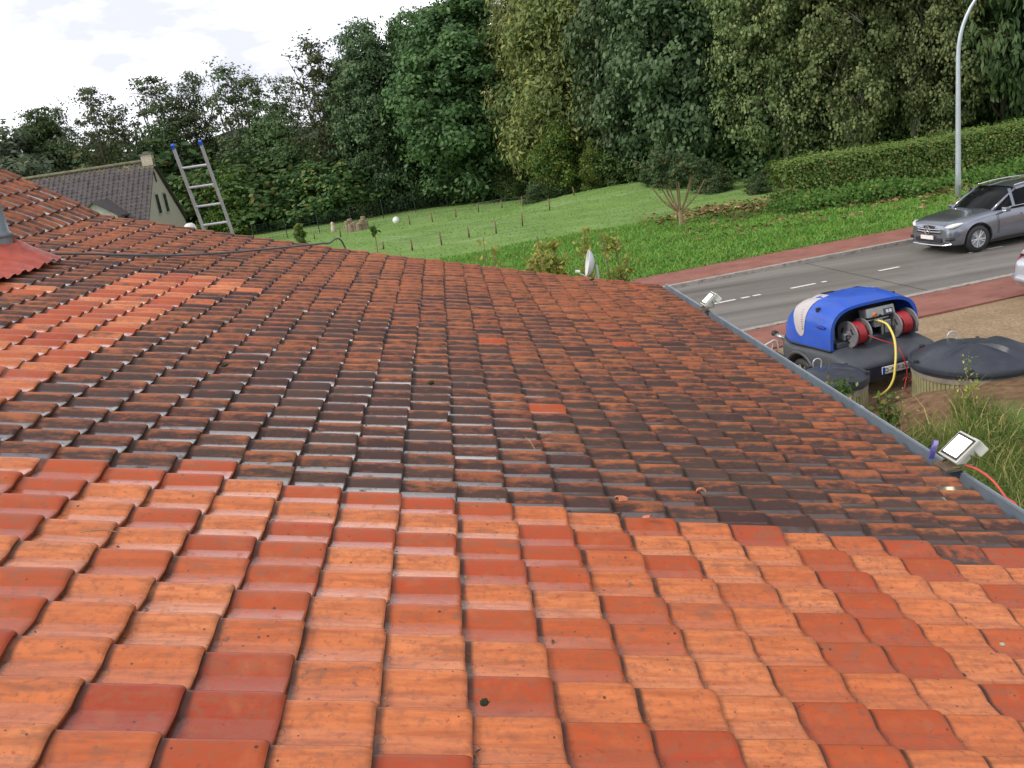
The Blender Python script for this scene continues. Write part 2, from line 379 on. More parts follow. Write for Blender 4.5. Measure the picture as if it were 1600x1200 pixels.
def inpoly(x, y, poly):
    c = False; j = len(poly)-1
    for i in range(len(poly)):
        xi, yi = poly[i]; xj, yj = poly[j]
        if (yi > y) != (yj > y) and x < (xj-xi)*(y-yi)/(yj-yi)+xi: c = not c
        j = i
    return c
PATCH = [(-11.0, 19.8), (-10.7, 22.6), (-10.6, 25.5), (-11, 27.5), (-11.3, 29.7), (-11.3, 31.6), (-10.5, 35.5), (-8.3, 37), (-6.8, 36), (-6.2, 33.9), (-7.7, 32.0), (-7.8, 29.3), (-8.2, 27.3), (-8.0, 23.8), (-8.0, 21.0), (-8.2, 18.8), (-8.1, 16.7), (-8.0, 15.1), (-7.5, 12.1), (-11, 10)]
rng = np.random.default_rng(11)
tl_ = []
for i in range(-26, 13):
    for j in range(-8, 52):
        u, v = i+.5, float(j)
        clean = 0.0
        lim = 9
        if j <= lim: clean = 1.0
        if inpoly(u, v, PATCH): clean = 1.0 if rng.random() > .06 else .55
        if i <= -13 and 28 <= j <= 29: clean = .9
        if clean == 0 and rng.random() < .004: clean = .62
        if i >= 9 and j == 9 and rng.random() < .2: clean = .5
        if (i, j) in ((-4, 10), (3, 18), (-3, 9)): clean = 1.0
        r1 = rng.random(); r2 = rng.random()*.7+.15; reg = .32*math.exp(-((v-14)/8)**2-((u+2.5)/6)**2)+.30*math.exp(-((v-12)/6)**2-((u-7)/3.5)**2)-.30*min(1, max(0, (v-30)/12))-.25*math.exp(-((v-44)/9)**2-((u-9)/4)**2); r2 = float(np.clip(r2+reg, 0, 1.2))
        jit = (rng.normal(0, .009), abs(rng.normal(0, .0022)), rng.normal(0, .0028), rng.normal(0, .0045), rng.normal(0, .018))
        if rng.random() < .025: jit = (rng.normal(0, .022), .004, rng.normal(0, .004), rng.random()*.016, rng.normal(0, .03))
        if j > 8: jit = (jit[0]*1.3, jit[1]*1.4, jit[2]*1.2, jit[3]*1.5, jit[4]*1.3)
        tl_.append((su(i), yv(j)-.93*TW, j < 17, (clean, r1, r2, rng.random()), jit))
house = empty('tiled_house', tuple(roofpt(3.4, 6.0)*np.array([1, 1, 0])))
tag(house, 'low house whose orange clay pantile roof fills the foreground, half of it washed clean', 'house')
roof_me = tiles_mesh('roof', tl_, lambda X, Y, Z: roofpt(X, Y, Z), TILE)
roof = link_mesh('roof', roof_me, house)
roof_me.transform(Matrix.Translation(-Vector(house.location)))
# boarding under the tiles, walls, verge board
m = MB(); S = [su(-26), -5.5, SK, -3, -1.5, 0, 1.5, 2.6, su(13)-.03]; YS = np.linspace(yv(-9), yv(51.05), 14)
rings = [[tuple(roofpt(s, y, -.075)) for s in S] for y in YS]; m.loft(rings, False, False, False)
m.build('roof_boarding', WOODD, house, world=True)
m = MB()
ye = yv(51.06)
rg1 = [[tuple(roofpt(s, yy_, dz)) for s in S] for yy_, dz in ((ye, -.045), (ye+.03, -.045), (ye+.03, -.22), (ye, -.22))]
m.loft([list(c) for c in zip(*rg1)], True, True, True); m.build('verge_board', simple('verge_board', (.34, .12, .07), .7, 0, .2, 6, .2), house, world=True)
m = MB(); e_ = roofpt(3.05, 0.0)
xw = float(e_[0]); zt = float(e_[2])-.35
vsw = []
for yy_ in (-2.2, float(ye)-.12):
    vsw += [tuple(roofpt(s, yy_, -.25)) for s in (3.05, 0, SK, su(-26))] + [(float(roofpt(su(-26), 0)[0]), yy_, -.1), (xw, yy_, -.1)]
fsw = [(0, 1, 2, 3, 4, 5), (11, 10, 9, 8, 7, 6)]+[(k, 6+k, 6+(k+1) % 6, (k+1) % 6) for k in (3, 4, 5)]
m.add(vsw, fsw); m.build('wall', BRICK, house, world=True)
# zinc box gutter along the eave
m = MB(); prof = [(-.005, -.03), (-.01, -.115), (.02, -.135), (.105, -.135), (.128, -.115), (.133, .002), (.140, .006), (.139, -.006), (.124, -.004), (.119, -.108), (.10, -.125), (.02, -.125), (.0, -.11), (.004, -.03)]
rings = []
for yy_ in np.linspace(yv(-9), yv(51.6), 20):
    b = roofpt(su(13)+.005, yy_, -.03); rings.append([(b[0]+px_, yy_, b[2]+pz_) for px_, pz_ in prof])
m.loft(rings, True, True, True); gut = m.build('gutter', ZINC, house, world=True)
for v0 in (3.5, 21.5, 39.0):
    m = MB(); rr_ = [[(roofpt(su(13)+.005, yv(v0)+o_, -.03)[0]+a_, yv(v0)+o_, roofpt(su(13)+.005, yv(v0)+o_, -.03)[2]+b_) for a_, b_ in ((.10, -.139), (.132, -.118), (.137, .004), (.144, .009), (.144, -.005), (.136, -.12), (.105, -.144))] for o_ in (-.03, .03)]
    m.loft(rr_, True, True, True); m.build('gutter_joint', ZINC, gut, world=True)
# vent pipe with its red lead flashing
FLASH = simple('red_flashing', (.42, .075, .045), .5, 0, .22, 9, .35)
PIPEM = simple('grey_zinc_pipe', (.19, .23, .26), .45, .3, .12, 8, .05)
VU, VV_ = -15.55, 34.0
pb = roofpt(su(VU), yv(VV_), -.01)
m = MB(); pc = Vector(pb)+Vector((0, 0, 0))
m.lathe([(.15, .03), (.152, .20), (.165, .21), (.17, .23), (.162, .25), (.15, .26), (.146, .62), (.156, .71), (.156, .735), (.145, .74), (.142, 1.05)], (pc.x, pc.y, pc.z), 32)
vp = m.build('vent_pipe', PIPEM, house, True, True, auto=50)
m = MB(); nS, nY = 26, 34; g = []
s0, s1, y0, y1 = su(-19.0), su(-13.65), yv(27.0), yv(35.2)
sc_, yc_ = su(VU), yv(VV_)
for a_ in range(nS):
    row = []
    for b_ in range(nY):
        s = s0+(s1-s0)*a_/(nS-1); Y = y0+(y1-y0)*b_/(nY-1)
        # taper the sheet: tip down the slope
        d = math.hypot((s-sc_), (Y-yc_)); up = .16*max(0, 1-max(0, d-.15)/.50)**1.8
        ph = ((Y/.2-9.447)+.93) % 1.0
        t_ = min(max((ph-.33)/.5, 0), 1); z = .012+.031*(t_*t_*(3-2*t_))
        z += .014*math.sin(s*13+Y*5)*math.cos(Y*7-s*4)+.012
        hole = .148
        p = roofpt(s, Y, z*.8+.01+up*.9)
        if d < hole: p = roofpt(sc_+(s-sc_)*(hole/max(d, 1e-3)), yc_+(Y-yc_)*(hole/max(d, 1e-3)), z*.5+up*.9)
        row.append(tuple(p))
    g.append(row)
m.loft(g, False, False, False)
fl = m.build('flashing', FLASH, vp, True, True)
# ------------------------------------------------------------ ground, road, paths
RO = np.array([6.29, 18.15]); RA = math.radians(8.9)
RT = np.array([math.cos(RA), math.sin(RA)]); RN = np.array([-math.sin(RA), math.cos(RA)])
def rd(t_, n_, z=0.0): p = RO+RT*t_+RN*n_; return (p[0], p[1], z)
def nz_(x, y, s=1.0): return math.sin(x*.9*s+1.3)*math.cos(y*.7*s-.4)+.5*math.sin(x*2.1*s-y*1.3*s)+.25*math.cos(x*4.3*s+y*3.9*s+2)
def gauss(x, y, cx, cy, sx_, sy_): return math.exp(-((x-cx)/sx_)**2-((y-cy)/sy_)**2)
def ground_z(x, y):
    n_ = (x-RO[0])*RN[0]+(y-RO[1])*RN[1]
    z = 0.0
    if n_ > 8.6:
        k = min(1, (n_-8.6)/2.5); z += k*.10+.05*nz_(x*.4, y*.4)*k
        z += .75*gauss(x, y, 12.5, 57, 7, 4.5)*k
    elif n_ < -1.3:
        z = .075*min(1, (-1.3-n_)/.6); k = min(1, max(0, (-4.2-n_)/2.0))
        z += .64*(1/(1+math.exp(min(50, max(-50, -(x-5.85)*5)))))*math.exp(-((y-10.85+.08*math.sin(x*3))/.55)**2 if y > 10.85 else -((y-10.85)/1.15)**2)+.15*gauss(x, y, 5.5, 10.9, .9, 1.0)
        z += .03*nz_(x*2, y*2)*k
    return z
t = NT('ground_turf')
oc = t.coord('Object'); sep = t.node('ShaderNodeSeparateXYZ', {0: oc}); 
g1 = t.ramp(t.noise(oc, .35, 5, .6), [(.35, (.155, .26, .060)), (.65, (.23, .35, .095))])
g2 = t.mix(t.ramp(t.noise(oc, 6, 8, .7), [(.4, 0), (.62, .7)]), g1, (.10, .19, .046))
# mown lawn: pale dewy strokes along the mowing direction
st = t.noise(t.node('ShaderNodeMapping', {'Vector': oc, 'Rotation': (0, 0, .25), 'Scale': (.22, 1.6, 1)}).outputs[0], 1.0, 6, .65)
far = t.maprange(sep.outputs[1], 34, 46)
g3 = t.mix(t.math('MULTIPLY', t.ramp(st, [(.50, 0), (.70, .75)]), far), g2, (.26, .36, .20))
wormy = t.ramp(t.noise(oc, 2.6, 6, .7), [(.62, 0), (.70, .7)])
g3 = t.mix(t.math('MULTIPLY', wormy, t.maprange(sep.outputs[1], 44, 36)), g3, (.10, .075, .04))
# sandy gravel yard this side of the near cycle path
ln = t.node('ShaderNodeVectorMath', {0: oc, 1: (float(RN[0]), float(RN[1]), 0)}, operation='DOT_PRODUCT').outputs['Value']
n_off = float(RO @ RN)
yard = t.math('LESS_THAN', ln, n_off-1.1+.0)
edge = t.math('ADD', sep.outputs[1], t.math('MULTIPLY', t.math('SUBTRACT', t.noise(oc, 1.1, 4), .5), 1.1))
yard = t.math('MULTIPLY', yard, t.ramp(t.maprange(edge, 9.9, 10.3), [(0, 0), (1, 1)]))
gv = t.noise(oc, 18, 8, .75); gs = t.noise(oc, 1.4, 5, .6)
sand = t.ramp(gv, [(.3, (.17, .115, .065)), (.5, (.34, .25, .155)), (.7, (.52, .42, .29))])
sand = t.mix(t.ramp(gs, [(.4, 0), (.65, .6)]), sand, (.26, .175, .105))
lf = t.node('ShaderNodeTexVoronoi', {'Vector': t.node('ShaderNodeMapping', {'Vector': oc, 'Scale': (1.6, 3.4, 1)}).outputs[0], 'Scale': 1.4})
sand = t.mix(t.math('MULTIPLY', t.math('LESS_THAN', lf.outputs['Distance'], t.maprange(t.noise(oc, 5, 3), .4, .7, 0, .16)), .8), sand, (.11, .065, .03))
earth = t.maprange(edge, 12.9, 12.3)
sand = t.mix(earth, sand, t.ramp(t.noise(t.node('ShaderNodeMapping', {'Vector': oc, 'Scale': (3, 9, 9)}).outputs[0], 1.6, 8, .7), [(.3, (.085, .05, .028)), (.6, (.24, .145, .085)), (.8, (.33, .22, .14))]))
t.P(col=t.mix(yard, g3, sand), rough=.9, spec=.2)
t.bump(t.math('ADD', t.math('MULTIPLY', t.noise(oc, 14, 8, .7), 1.0), t.math('MULTIPLY', t.noise(oc, 60, 4, .7), .4)), .8, .05)
GROUND = t.m
xs = np.concatenate([[-900, -400, -200, -120, -80], np.arange(-60, 2, 3), np.arange(2, 14, .22), np.arange(14, 40, .8), np.arange(40, 80, 4), [90, 120, 200, 400, 900]])
ys = np.concatenate([[-60, -20], np.arange(-8, 9, 2), np.arange(9, 14, .18), np.arange(14, 18, .8), np.arange(18, 30, 1.5), np.arange(30, 70, .8), np.arange(70, 110, 5), [120, 160, 240, 400, 800, 1500]])
XX, YY = np.meshgrid(xs, ys, indexing='ij')
ZZ = np.vectorize(ground_z)(XX, YY)
idx = np.arange(XX.size).reshape(XX.shape)
q = np.stack([idx[:-1, :-1], idx[1:, :-1], idx[1:, 1:], idx[:-1, 1:]], -1).reshape(-1, 4)
tag(link_mesh('ground', np_mesh('ground', np.stack([XX, YY, ZZ], -1).reshape(-1, 3), q, GROUND, smooth=True)), kind='structure')

t = NT('concrete_road'); oc = t.coord('Object')
al = t.node('ShaderNodeMapping', {'Vector': oc, 'Rotation': (0, 0, -RA), 'Scale': (.05, 1.1, 1)}).outputs[0]
c = t.ramp(t.noise(al, 1.0, 5, .55), [(.32, (.115, .105, .098)), (.5, (.185, .170, .157)), (.68, (.25, .232, .215))])
c = t.mix(t.ramp(t.noise(oc, 45, 6, .7), [(.4, 0), (.65, .35)]), c, (.10, .095, .09))
c = t.mix(t.ramp(t.noise(oc, 1.2, 6, .7), [(.55, 0), (.7, .3)]), c, (.12, .11, .10))
t.P(col=c, rough=t.maprange(t.noise(al, 1.4, 4), .35, .65, .38, .62), spec=.45); t.bump(t.noise(oc, 90, 5, .7), .25, .006); ROADM = t.m
t = NT('red_cycle_path'); oc = t.coord('Object')
c = t.ramp(t.noise(oc, 1.6, 6, .6), [(.35, (.225, .086, .066)), (.65, (.315, .132, .102))])
c = t.mix(t.ramp(t.noise(oc, 30, 6, .7), [(.45, 0), (.65, .5)]), c, (.15, .062, .05))
c = t.mix(t.ramp(t.noise(oc, 2.2, 7, .75), [(.60, 0), (.66, .75)]), c, (.075, .05, .035))
t.P(col=c, rough=.72); t.bump(t.noise(oc, 80, 5, .7), .25, .006); CYC = t.m
KERB = simple('kerb_concrete', (.34, .31, .28), .75, 0, .16, 3, .3, dirt=(.12, .10, .08))
LINE = simple('road_line_paint', (.72, .71, .68), .6, 0, .08, 14, .1, dirt=(.3, .28, .26))
JOINT = simple('joint_tar', (.045, .042, .04), .6, 0, .2, 5)
def strip(name, n0, n1, z, mat, t0=-160, t1=220, th=0.0, nseg=2):
    m = MB()
    if th: 
        a, b, c_, d = rd(t0, n0, z), rd(t1, n0, z), rd(t1, n1, z), rd(t0, n1, z)
        lo = [(p[0], p[1], p[2]-th) for p in (a, b, c_, d)]
        m.add([*lo, a, b, c_, d], [(4, 5, 6, 7), (0, 1, 5, 4), (1, 2, 6, 5), (2, 3, 7, 6), (3, 0, 4, 7)])
    else: m.add([rd(t0, n0, z), rd(t1, n0, z), rd(t1, n1, z), rd(t0, n1, z)], [(0, 1, 2, 3)])
    return m.build(name, mat)
tag(strip('road', 0, 6.12, .006, ROADM), kind='structure')
tag(strip('kerb', 6.12, 6.30, .11, KERB, th=.2), kind='structure')
tag(strip('kerb', -.18, 0, .11, KERB, th=.2), kind='structure')
tag(strip('cycle_path', 6.30, 8.30, .09, CYC, th=.2), kind='structure')
tag(strip('cycle_path', -1.75, -.18, .09, CYC, th=.2), kind='structure')
tag(strip('gutter_strip', .0, .32, .0105, simple('gutter_band', (.21, .195, .175), .7, 0, .15, 3, .2)), kind='structure')
# slab joints and centre dashes
m = MB()
for tj in np.arange(-40, 60, 5.6): m.add([rd(tj, 0.33, .011), rd(tj+.025, .33, .011), rd(tj+.375, 6.1, .011), rd(tj+.35, 6.1, .011)], [(0, 1, 2, 3)])
tag(m.build('slab_joints', JOINT), kind='structure')
m = MB()
DA = [(gp(*a), gp(*b)) for a, b in (((1122, 484), (1168, 474)), ((1178, 472.5), (1190, 469.5)), ((1196, 468.5), (1208, 466)), ((1259, 457), (1299, 449)), ((1309, 447), (1317, 445.5)), ((1405, 429.5), (1436, 422.5)), ((1543, 399.5), (1569, 394.5)), ((1574, 394), (1599, 389)))]
for a, b in DA:
    t0 = (np.array(a[:2])-RO) @ RT; t1 = (np.array(b[:2])-RO) @ RT; n0 = 3.28
    m.add([rd(t0, n0-.06, .0135), rd(t1, n0-.06, .0135), rd(t1, n0+.06, .0135), rd(t0, n0+.06, .0135)], [(0, 1, 2, 3)])
for k in range(9): m.add([rd(12+k*3.1, 3.22, .0135), rd(13.4+k*3.1, 3.22, .0135), rd(13.4+k*3.1, 3.34, .0135), rd(12+k*3.1, 3.34, .0135)], [(0, 1, 2, 3)])
tag(m.build('centre_line', LINE), kind='structure')
# far ridge of land closing the horizon on the left
t = NT('far_woodland'); oc = t.coord('Object')
t.P(col=t.ramp(t.noise(oc, .12, 8, .7), [(.35, (.03, .045, .03)), (.65, (.07, .09, .055))]), rough=1, spec=.1); 
rs = np.random.default_rng(5); m = MB(); top, bot = [], []
for k in range(90):
    x = -420+k*10; top.append((x, 330+30*math.sin(k*.1), 17+3*math.sin(k*.23)+1.4*math.sin(k*1.1)+rs.random()*1.2)); bot.append((x, 250, -1))
back = [(p[0], p[1]+120, p[2]*.9) for p in top]; m.loft([bot, [(p[0], p[1]-30, p[2]*.75) for p in top], top, back], False, False, False)
tag(m.build('hills', t.m, smooth=True), kind='structure')
# ------------------------------------------------------------ foliage
def leaves(cent, nrm, size, rng, lv, elong=1.5, droop=0.0):
    n = len(cent); nr = nrm/np.linalg.norm(nrm, axis=1, keepdims=True)
    r = rng.normal(size=(n, 3)); r[:, 2] -= droop*1.6
    t_ = r-nr*(r*nr).sum(1, keepdims=True); t_ /= np.linalg.norm(t_, axis=1, keepdims=True)
    b = np.cross(nr, t_); s = (size*(.65+.7*rng.random(n)))[:, None] if np.isscalar(size) else size[:, None]
    bend = nr*s*.18
    v = np.stack([cent-t_*s*.5*elong, cent+b*s*.5+bend, cent+t_*s*.5*elong, cent-b*s*.5+bend], 1).reshape(-1, 3)
    q = np.arange(4*n).reshape(-1, 4)
    a = np.repeat(np.stack([lv, rng.random(n), rng.random(n), np.ones(n)], 1), 4, axis=0)
    return v, q, a
def crown_pts(rng, lobes, K, Mn, sig, inner=.5, flat=1.0, hollow=True):
    """leaf positions: lobes -> clumps near each lobe's surface -> leaves round each clump"""
    C_, Nn, L = [], [], []
    vol = np.array([l[3]*l[4]+l[4]*l[5]+l[3]*l[5] for l in lobes]); vol /= vol.sum()
    for l, f_ in zip(lobes, vol):
        k = max(3, int(K*f_)); d = rng.normal(size=(k, 3)); d /= np.linalg.norm(d, axis=1, keepdims=True)
        rr = (inner+(1.06-inner)*rng.random(k)**.55)[:, None]
        cc = np.array(l[:3])+d*rr*np.array(l[3:])
        shade = rng.random(k)
        for c_, dd, sh in zip(cc, d, shade):
            mm = int(Mn*(.5+rng.random())); sg = sig*(.6+.8*rng.random())
            p = rng.normal(size=(mm, 3))*sg*np.array([1, 1, .62*flat]); pn = p/(np.linalg.norm(p, axis=1, keepdims=True)+1e-6)
            C_.append(c_+p); Nn.append(pn*.6+dd*.5+np.array([0, 0, .55])+rng.normal(size=(mm, 3))*.45)
            L.append(np.clip(sh*.75+rng.random(mm)*.35-.05, 0, 1))
    return np.concatenate(C_), np.concatenate(Nn), np.concatenate(L)
def limb(m, a, b, r0, r1, rng, seg=6, wob=.06):
    a, b = Vector(a), Vector(b); L = (b-a).length; pts = []; rr = []
    n = 6
    for k in range(n+1):
        f_ = k/n; p = a.lerp(b, f_); 
        if 0 < k < n: p += Vector(rng.normal(size=3))*L*wob*.5
        p.z += L*.08*math.sin(f_*math.pi); pts.append(p); rr.append(r0+(r1-r0)*f_)
    m.tube(pts, rr, seg)
BARK = simple('bark', (.095, .08, .06), .9, 0, .3, 4, .6)
BARKL = simple('pale_bark', (.21, .20, .17), .85, 0, .3, 4, .4)
def proto(seed, H, R, lobes_n, K, Mn, sig, leaf, low=.18, tip=1.0, droop=0.0, inner=.5, elong=1.5, trunk_r=.22, stems=1, twigs=0, squash=1.0, flat=1.0):
    rng = np.random.default_rng(seed); lobes = []
    for k in range(lobes_n):
        f_ = (k+.5)/lobes_n; z = H*(low+(1-low)*f_*.93)
        prof = math.sin(math.pi*min(1, (f_*.82+.16)))**.7*(1 if f_ < .6 else 1-(f_-.6)*.9*tip)
        ang = k*2.4+rng.random(); off = R*prof*.55*(.6+.6*rng.random())
        rx = R*(.34+.30*rng.random())*(.55+.55*prof)
        lobes.append((off*math.cos(ang), off*math.sin(ang), z, rx, rx, rx*(.62+.35*rng.random())*squash))
    c_, n_, l_ = crown_pts(rng, lobes, K, Mn, sig, inner, flat)
    ok = c_[:, 2] > .15; c_, n_, l_ = c_[ok], n_[ok], l_[ok]
    v, q, a = leaves(c_, n_, leaf, rng, l_, elong, droop)
    m = MB()
    for s_ in range(stems):
        a0 = rng.random()*6.28; o = (0, 0) if stems == 1 else (.4*math.cos(a0), .4*math.sin(a0))
        tx, ty = rng.normal()*.08*H*(stems > 1)+o[0]*2, rng.normal()*.08*H*(stems > 1)+o[1]*2
        limb(m, (o[0], o[1], -.2), (tx, ty, H*.86), trunk_r, trunk_r*.14, rng, 9, .03)
        for l in lobes:
            if rng.random() < .95/ stems+.1:
                zb = max(.8, l[2]*.72-.4); f_ = zb/(H*.86)
                limb(m, (o[0]+(tx-o[0])*f_, o[1]+(ty-o[1])*f_, zb), (l[0], l[1], l[2]+l[5]*.3), trunk_r*.42*(1-f_*.6), .015, rng, 6)
    for l in lobes:
        for _ in range(twigs):
            d = rng.normal(size=3); d /= np.linalg.norm(d); d[2] = abs(d[2])*.8
            limb(m, (l[0], l[1], l[2]-l[5]*.2), (l[0]+d[0]*l[3]*1.02, l[1]+d[1]*l[4]*1.02, l[2]+d[2]*l[5]*1.1), .028, .006, rng, 4)
    return (v, q, a), m
LM = {
 'ash': leaf_mat('ash_leaf', (.050, .098, .036), (.125, .205, .072)),
 'ashb': leaf_mat('blue_dark_leaf', (.050, .094, .044), (.135, .205, .092)),
 'alder': leaf_mat('alder_leaf', (.055, .085, .040), (.12, .165, .075), (.20, .19, .05)),
 'willow': leaf_mat('willow_leaf', (.13, .165, .058), (.26, .29, .105), (.38, .34, .09), .38),
 'poplar': leaf_mat('poplar_leaf', (.095, .145, .052), (.22, .275, .112), (.30, .30, .12)),
 'chestnut': leaf_mat('chestnut_leaf', (.036, .085, .030), (.10, .18, .062)),
 'lime': leaf_mat('yellow_green_leaf', (.055, .125, .026), (.135, .22, .045), (.42, .36, .05), .35),
 'bush': leaf_mat('bush_leaf', (.042, .092, .030), (.11, .19, .055), (.22, .19, .05)),
 'grey': leaf_mat('grey_willow_leaf', (.075, .10, .060), (.155, .19, .115)),
 'hedge': leaf_mat('hedge_leaf', (.09, .17, .038), (.19, .275, .065), (.26, .19, .07)),
 'ivy': leaf_mat('ivy_leaf', (.045, .092, .036), (.10, .17, .068), (.20, .17, .06)),
}
PD = {}
def mkproto(key, bark, matk, **k):
    (v, q, a), m = proto(**k)
    cme = np_mesh('crown', v, q, LM[matk], {'lv': a})
    to = m.build('trunk', bark, smooth=True); tme = to.data; bpy.data.objects.remove(to)
    PD[key] = (cme, tme, k['H'])
mkproto('ash', BARK, 'ash', seed=1, H=16, R=5.2, lobes_n=26, K=900, Mn=60, sig=.40, leaf=.20, low=.08, elong=1.7)
mkproto('ash2', BARK, 'ashb', seed=2, H=16, R=4.6, lobes_n=24, K=850, Mn=58, sig=.40, leaf=.19, low=.05, tip=.7)
mkproto('alder', BARK, 'alder', seed=3, H=16, R=3.8, lobes_n=18, K=200, Mn=38, sig=.36, leaf=.17, low=.30, inner=.3, twigs=7, trunk_r=.16, stems=3, tip=.6)
mkproto('spiky', BARK, 'alder', seed=4, H=16, R=2.6, lobes_n=16, K=180, Mn=38, sig=.34, leaf=.17, low=.26, inner=.25, twigs=8, trunk_r=.15, stems=2, squash=1.5)
mkproto('willow', BARKL, 'willow', seed=5, H=20, R=4.4, lobes_n=18, K=760, Mn=64, sig=.55, leaf=.17, low=.12, droop=1.2, elong=2.6, trunk_r=.2, stems=2, squash=1.3, twigs=3, flat=1.6)
mkproto('poplar', BARKL, 'poplar', seed=6, H=17, R=5.0, lobes_n=19, K=900, Mn=60, sig=.30, leaf=.150, low=.14, droop=.5, elong=1.15, trunk_r=.24, twigs=4)
mkproto('poplar2', BARKL, 'poplar', seed=16, H=17, R=4.6, lobes_n=22, K=950, Mn=60, sig=.30, leaf=.150, low=.10, droop=.6, elong=1.15, trunk_r=.22, twigs=4, stems=2)
mkproto('chestnut', BARK, 'chestnut', seed=7, H=16, R=5.4, lobes_n=17, K=800, Mn=44, sig=.38, leaf=.20, low=.1, droop=1.3, elong=2.3)
mkproto('limebush', BARK, 'lime', seed=8, H=6, R=2.6, lobes_n=9, K=300, Mn=55, sig=.30, leaf=.13, low=.06, trunk_r=.08, stems=2)
mkproto('bush', BARK, 'bush', seed=9, H=5, R=3.0, lobes_n=10, K=260, Mn=54, sig=.36, leaf=.18, low=.0, trunk_r=.08, stems=2, tip=.5)
mkproto('ivybush', BARK, 'ivy', seed=10, H=4, R=2.6, lobes_n=10, K=260, Mn=50, sig=.30, leaf=.15, low=.0, trunk_r=.07, stems=2, tip=.3)
mkproto('grey', BARK, 'grey', seed=12, H=10, R=4.8, lobes_n=12, K=420, Mn=58, sig=.5, leaf=.2, low=.02, elong=2.2)
def tree(name, key, px, Y, top_px, sx_, label, cat, group, rz=None, X=None):
    """top_px: height of the crown in the photograph; the tree stands on the ground at distance Y"""
    cme, tme, H0 = PD[key]
    hzr = 232.4-(px-681.3)*697/4612
    d = Y*1.0; h = 4.9+(hzr-top_px)*d*.985/FPX
    x = at(px, hzr-(hzr-top_px)*.45, Y)[0] if X is None else X
    z = ground_z(x, Y)
    e = empty(name, (x, Y, z-.05), (px*1.7) % 6.28 if rz is None else rz)
    s = h/H0/1.02; e.scale = (sx_*s, sx_*s, s)
    link_mesh('trunk', tme, e); link_mesh('crown', cme, e)
    tag(e, label, cat, group); return e
G1 = 'trees in the wood behind the lawn'
for a_ in [
 ('tree', 'grey', -8, 82, 208, 1.1, 'rounded pale grey-green tree at the far left behind the brown roofed house'),
 ('tree', 'ash', 78, 86, 182, .9, 'dark bushy tree between the pale round tree and the taller yellowish one'),
 ('tree', 'spiky', 108, 92, 168, .85, 'thin pointed tree sticking up behind the dark bushy one at the left'),
 ('tree', 'alder', 170, 82, 140, 1.0, 'yellow-tinged leafy tree standing alone against the sky above the far ridge'),
 ('tree', 'alder', 262, 88, 122, 1.15, 'wide airy tree above the ladder with sky showing between its stems'),
 ('tree', 'alder', 312, 90, 118, .9, 'airy round topped tree right of the wide one above the ladder'),
 ('tree', 'spiky', 372, 86, 104, 1.2, 'feathery tree with upright twigs right of the ladder'),
 ('tree', 'spiky', 412, 89, 118, 1.0, 'narrow feathery tree before the gap of bright sky'),
 ('tree', 'alder', 455, 86, 122, .85, 'small crowned open tree left of the tall pointed one'),
 ('tree', 'spiky', 508, 80, 64, 1.15, 'tall pointed tree whose tip stands free above its neighbours'),
 ('tree', 'ash2', 545, 82, 100, .8, 'dark tree filling the dip right of the tall pointed one'),
 ('tree', 'ash2', 584, 78, 44, .85, 'tall dark tree with a loose rounded top left of the big ash'),
 ('tree', 'ash', 648, 80, 34, .72, 'dark tree with a brownish top pressed against the big ash'),
 ('tree', 'ash', 735, 74, -14, 1.12, 'biggest dark green ash with heavy rounded clumps reaching the top of the picture'),
 ('tree', 'ash2', 690, 82, 20, .9, 'dark tree half hidden behind the left side of the big ash'),
 ('tree', 'willow', 880, 66, -60, 1.15, 'light olive feathery tree right of the big ash'),
 ('tree', 'willow', 828, 70, -40, .95, 'paler feathery tree behind the edge of the big ash'),
 ('tree', 'ash2', 900, 66, 90, .75, 'dark bluish tree below the light feathery ones'),
 ('tree', 'ash2', 985, 62, -230, .68, 'dark blue-green tree right of the light feathery trees'),
 ('tree', 'ash2', 1062, 57, -260, .75, 'broad blue-green leafy tree over the pruned tree on the lawn'),
 ('tree', 'ash', 1130, 60, -250, .72, 'dark tree between the blue-green one and the olive poplars'),
 ('tree', 'poplar', 1215, 51, -300, .68, 'leftmost olive-grey poplar with big rounded clumps'),
 ('tree', 'poplar2', 1315, 49, -330, .72, 'olive-grey poplar in the middle hanging over the clipped hedge'),
 ('tree', 'poplar', 1425, 48, -310, .62, 'rightmost olive-grey poplar beside the lamp post'),
 ('tree', 'chestnut', 1570, 47, -330, .62, 'dark green drooping tree with long leaves right of the lamp post'),
 ('tree', 'chestnut', 1690, 46, -330, .7, 'dark green long leaved tree at the right edge'),
 ('tree', 'ash', 1375, 56, -240, .8, 'dark tree in the shade behind the olive poplars'),
 ('tree', 'ash', 1500, 55, -250, .72, 'dark tree directly behind the lamp post'),
]: tree(*a_, 'tree', G1)
G2 = 'bushes along the edge of the wood'
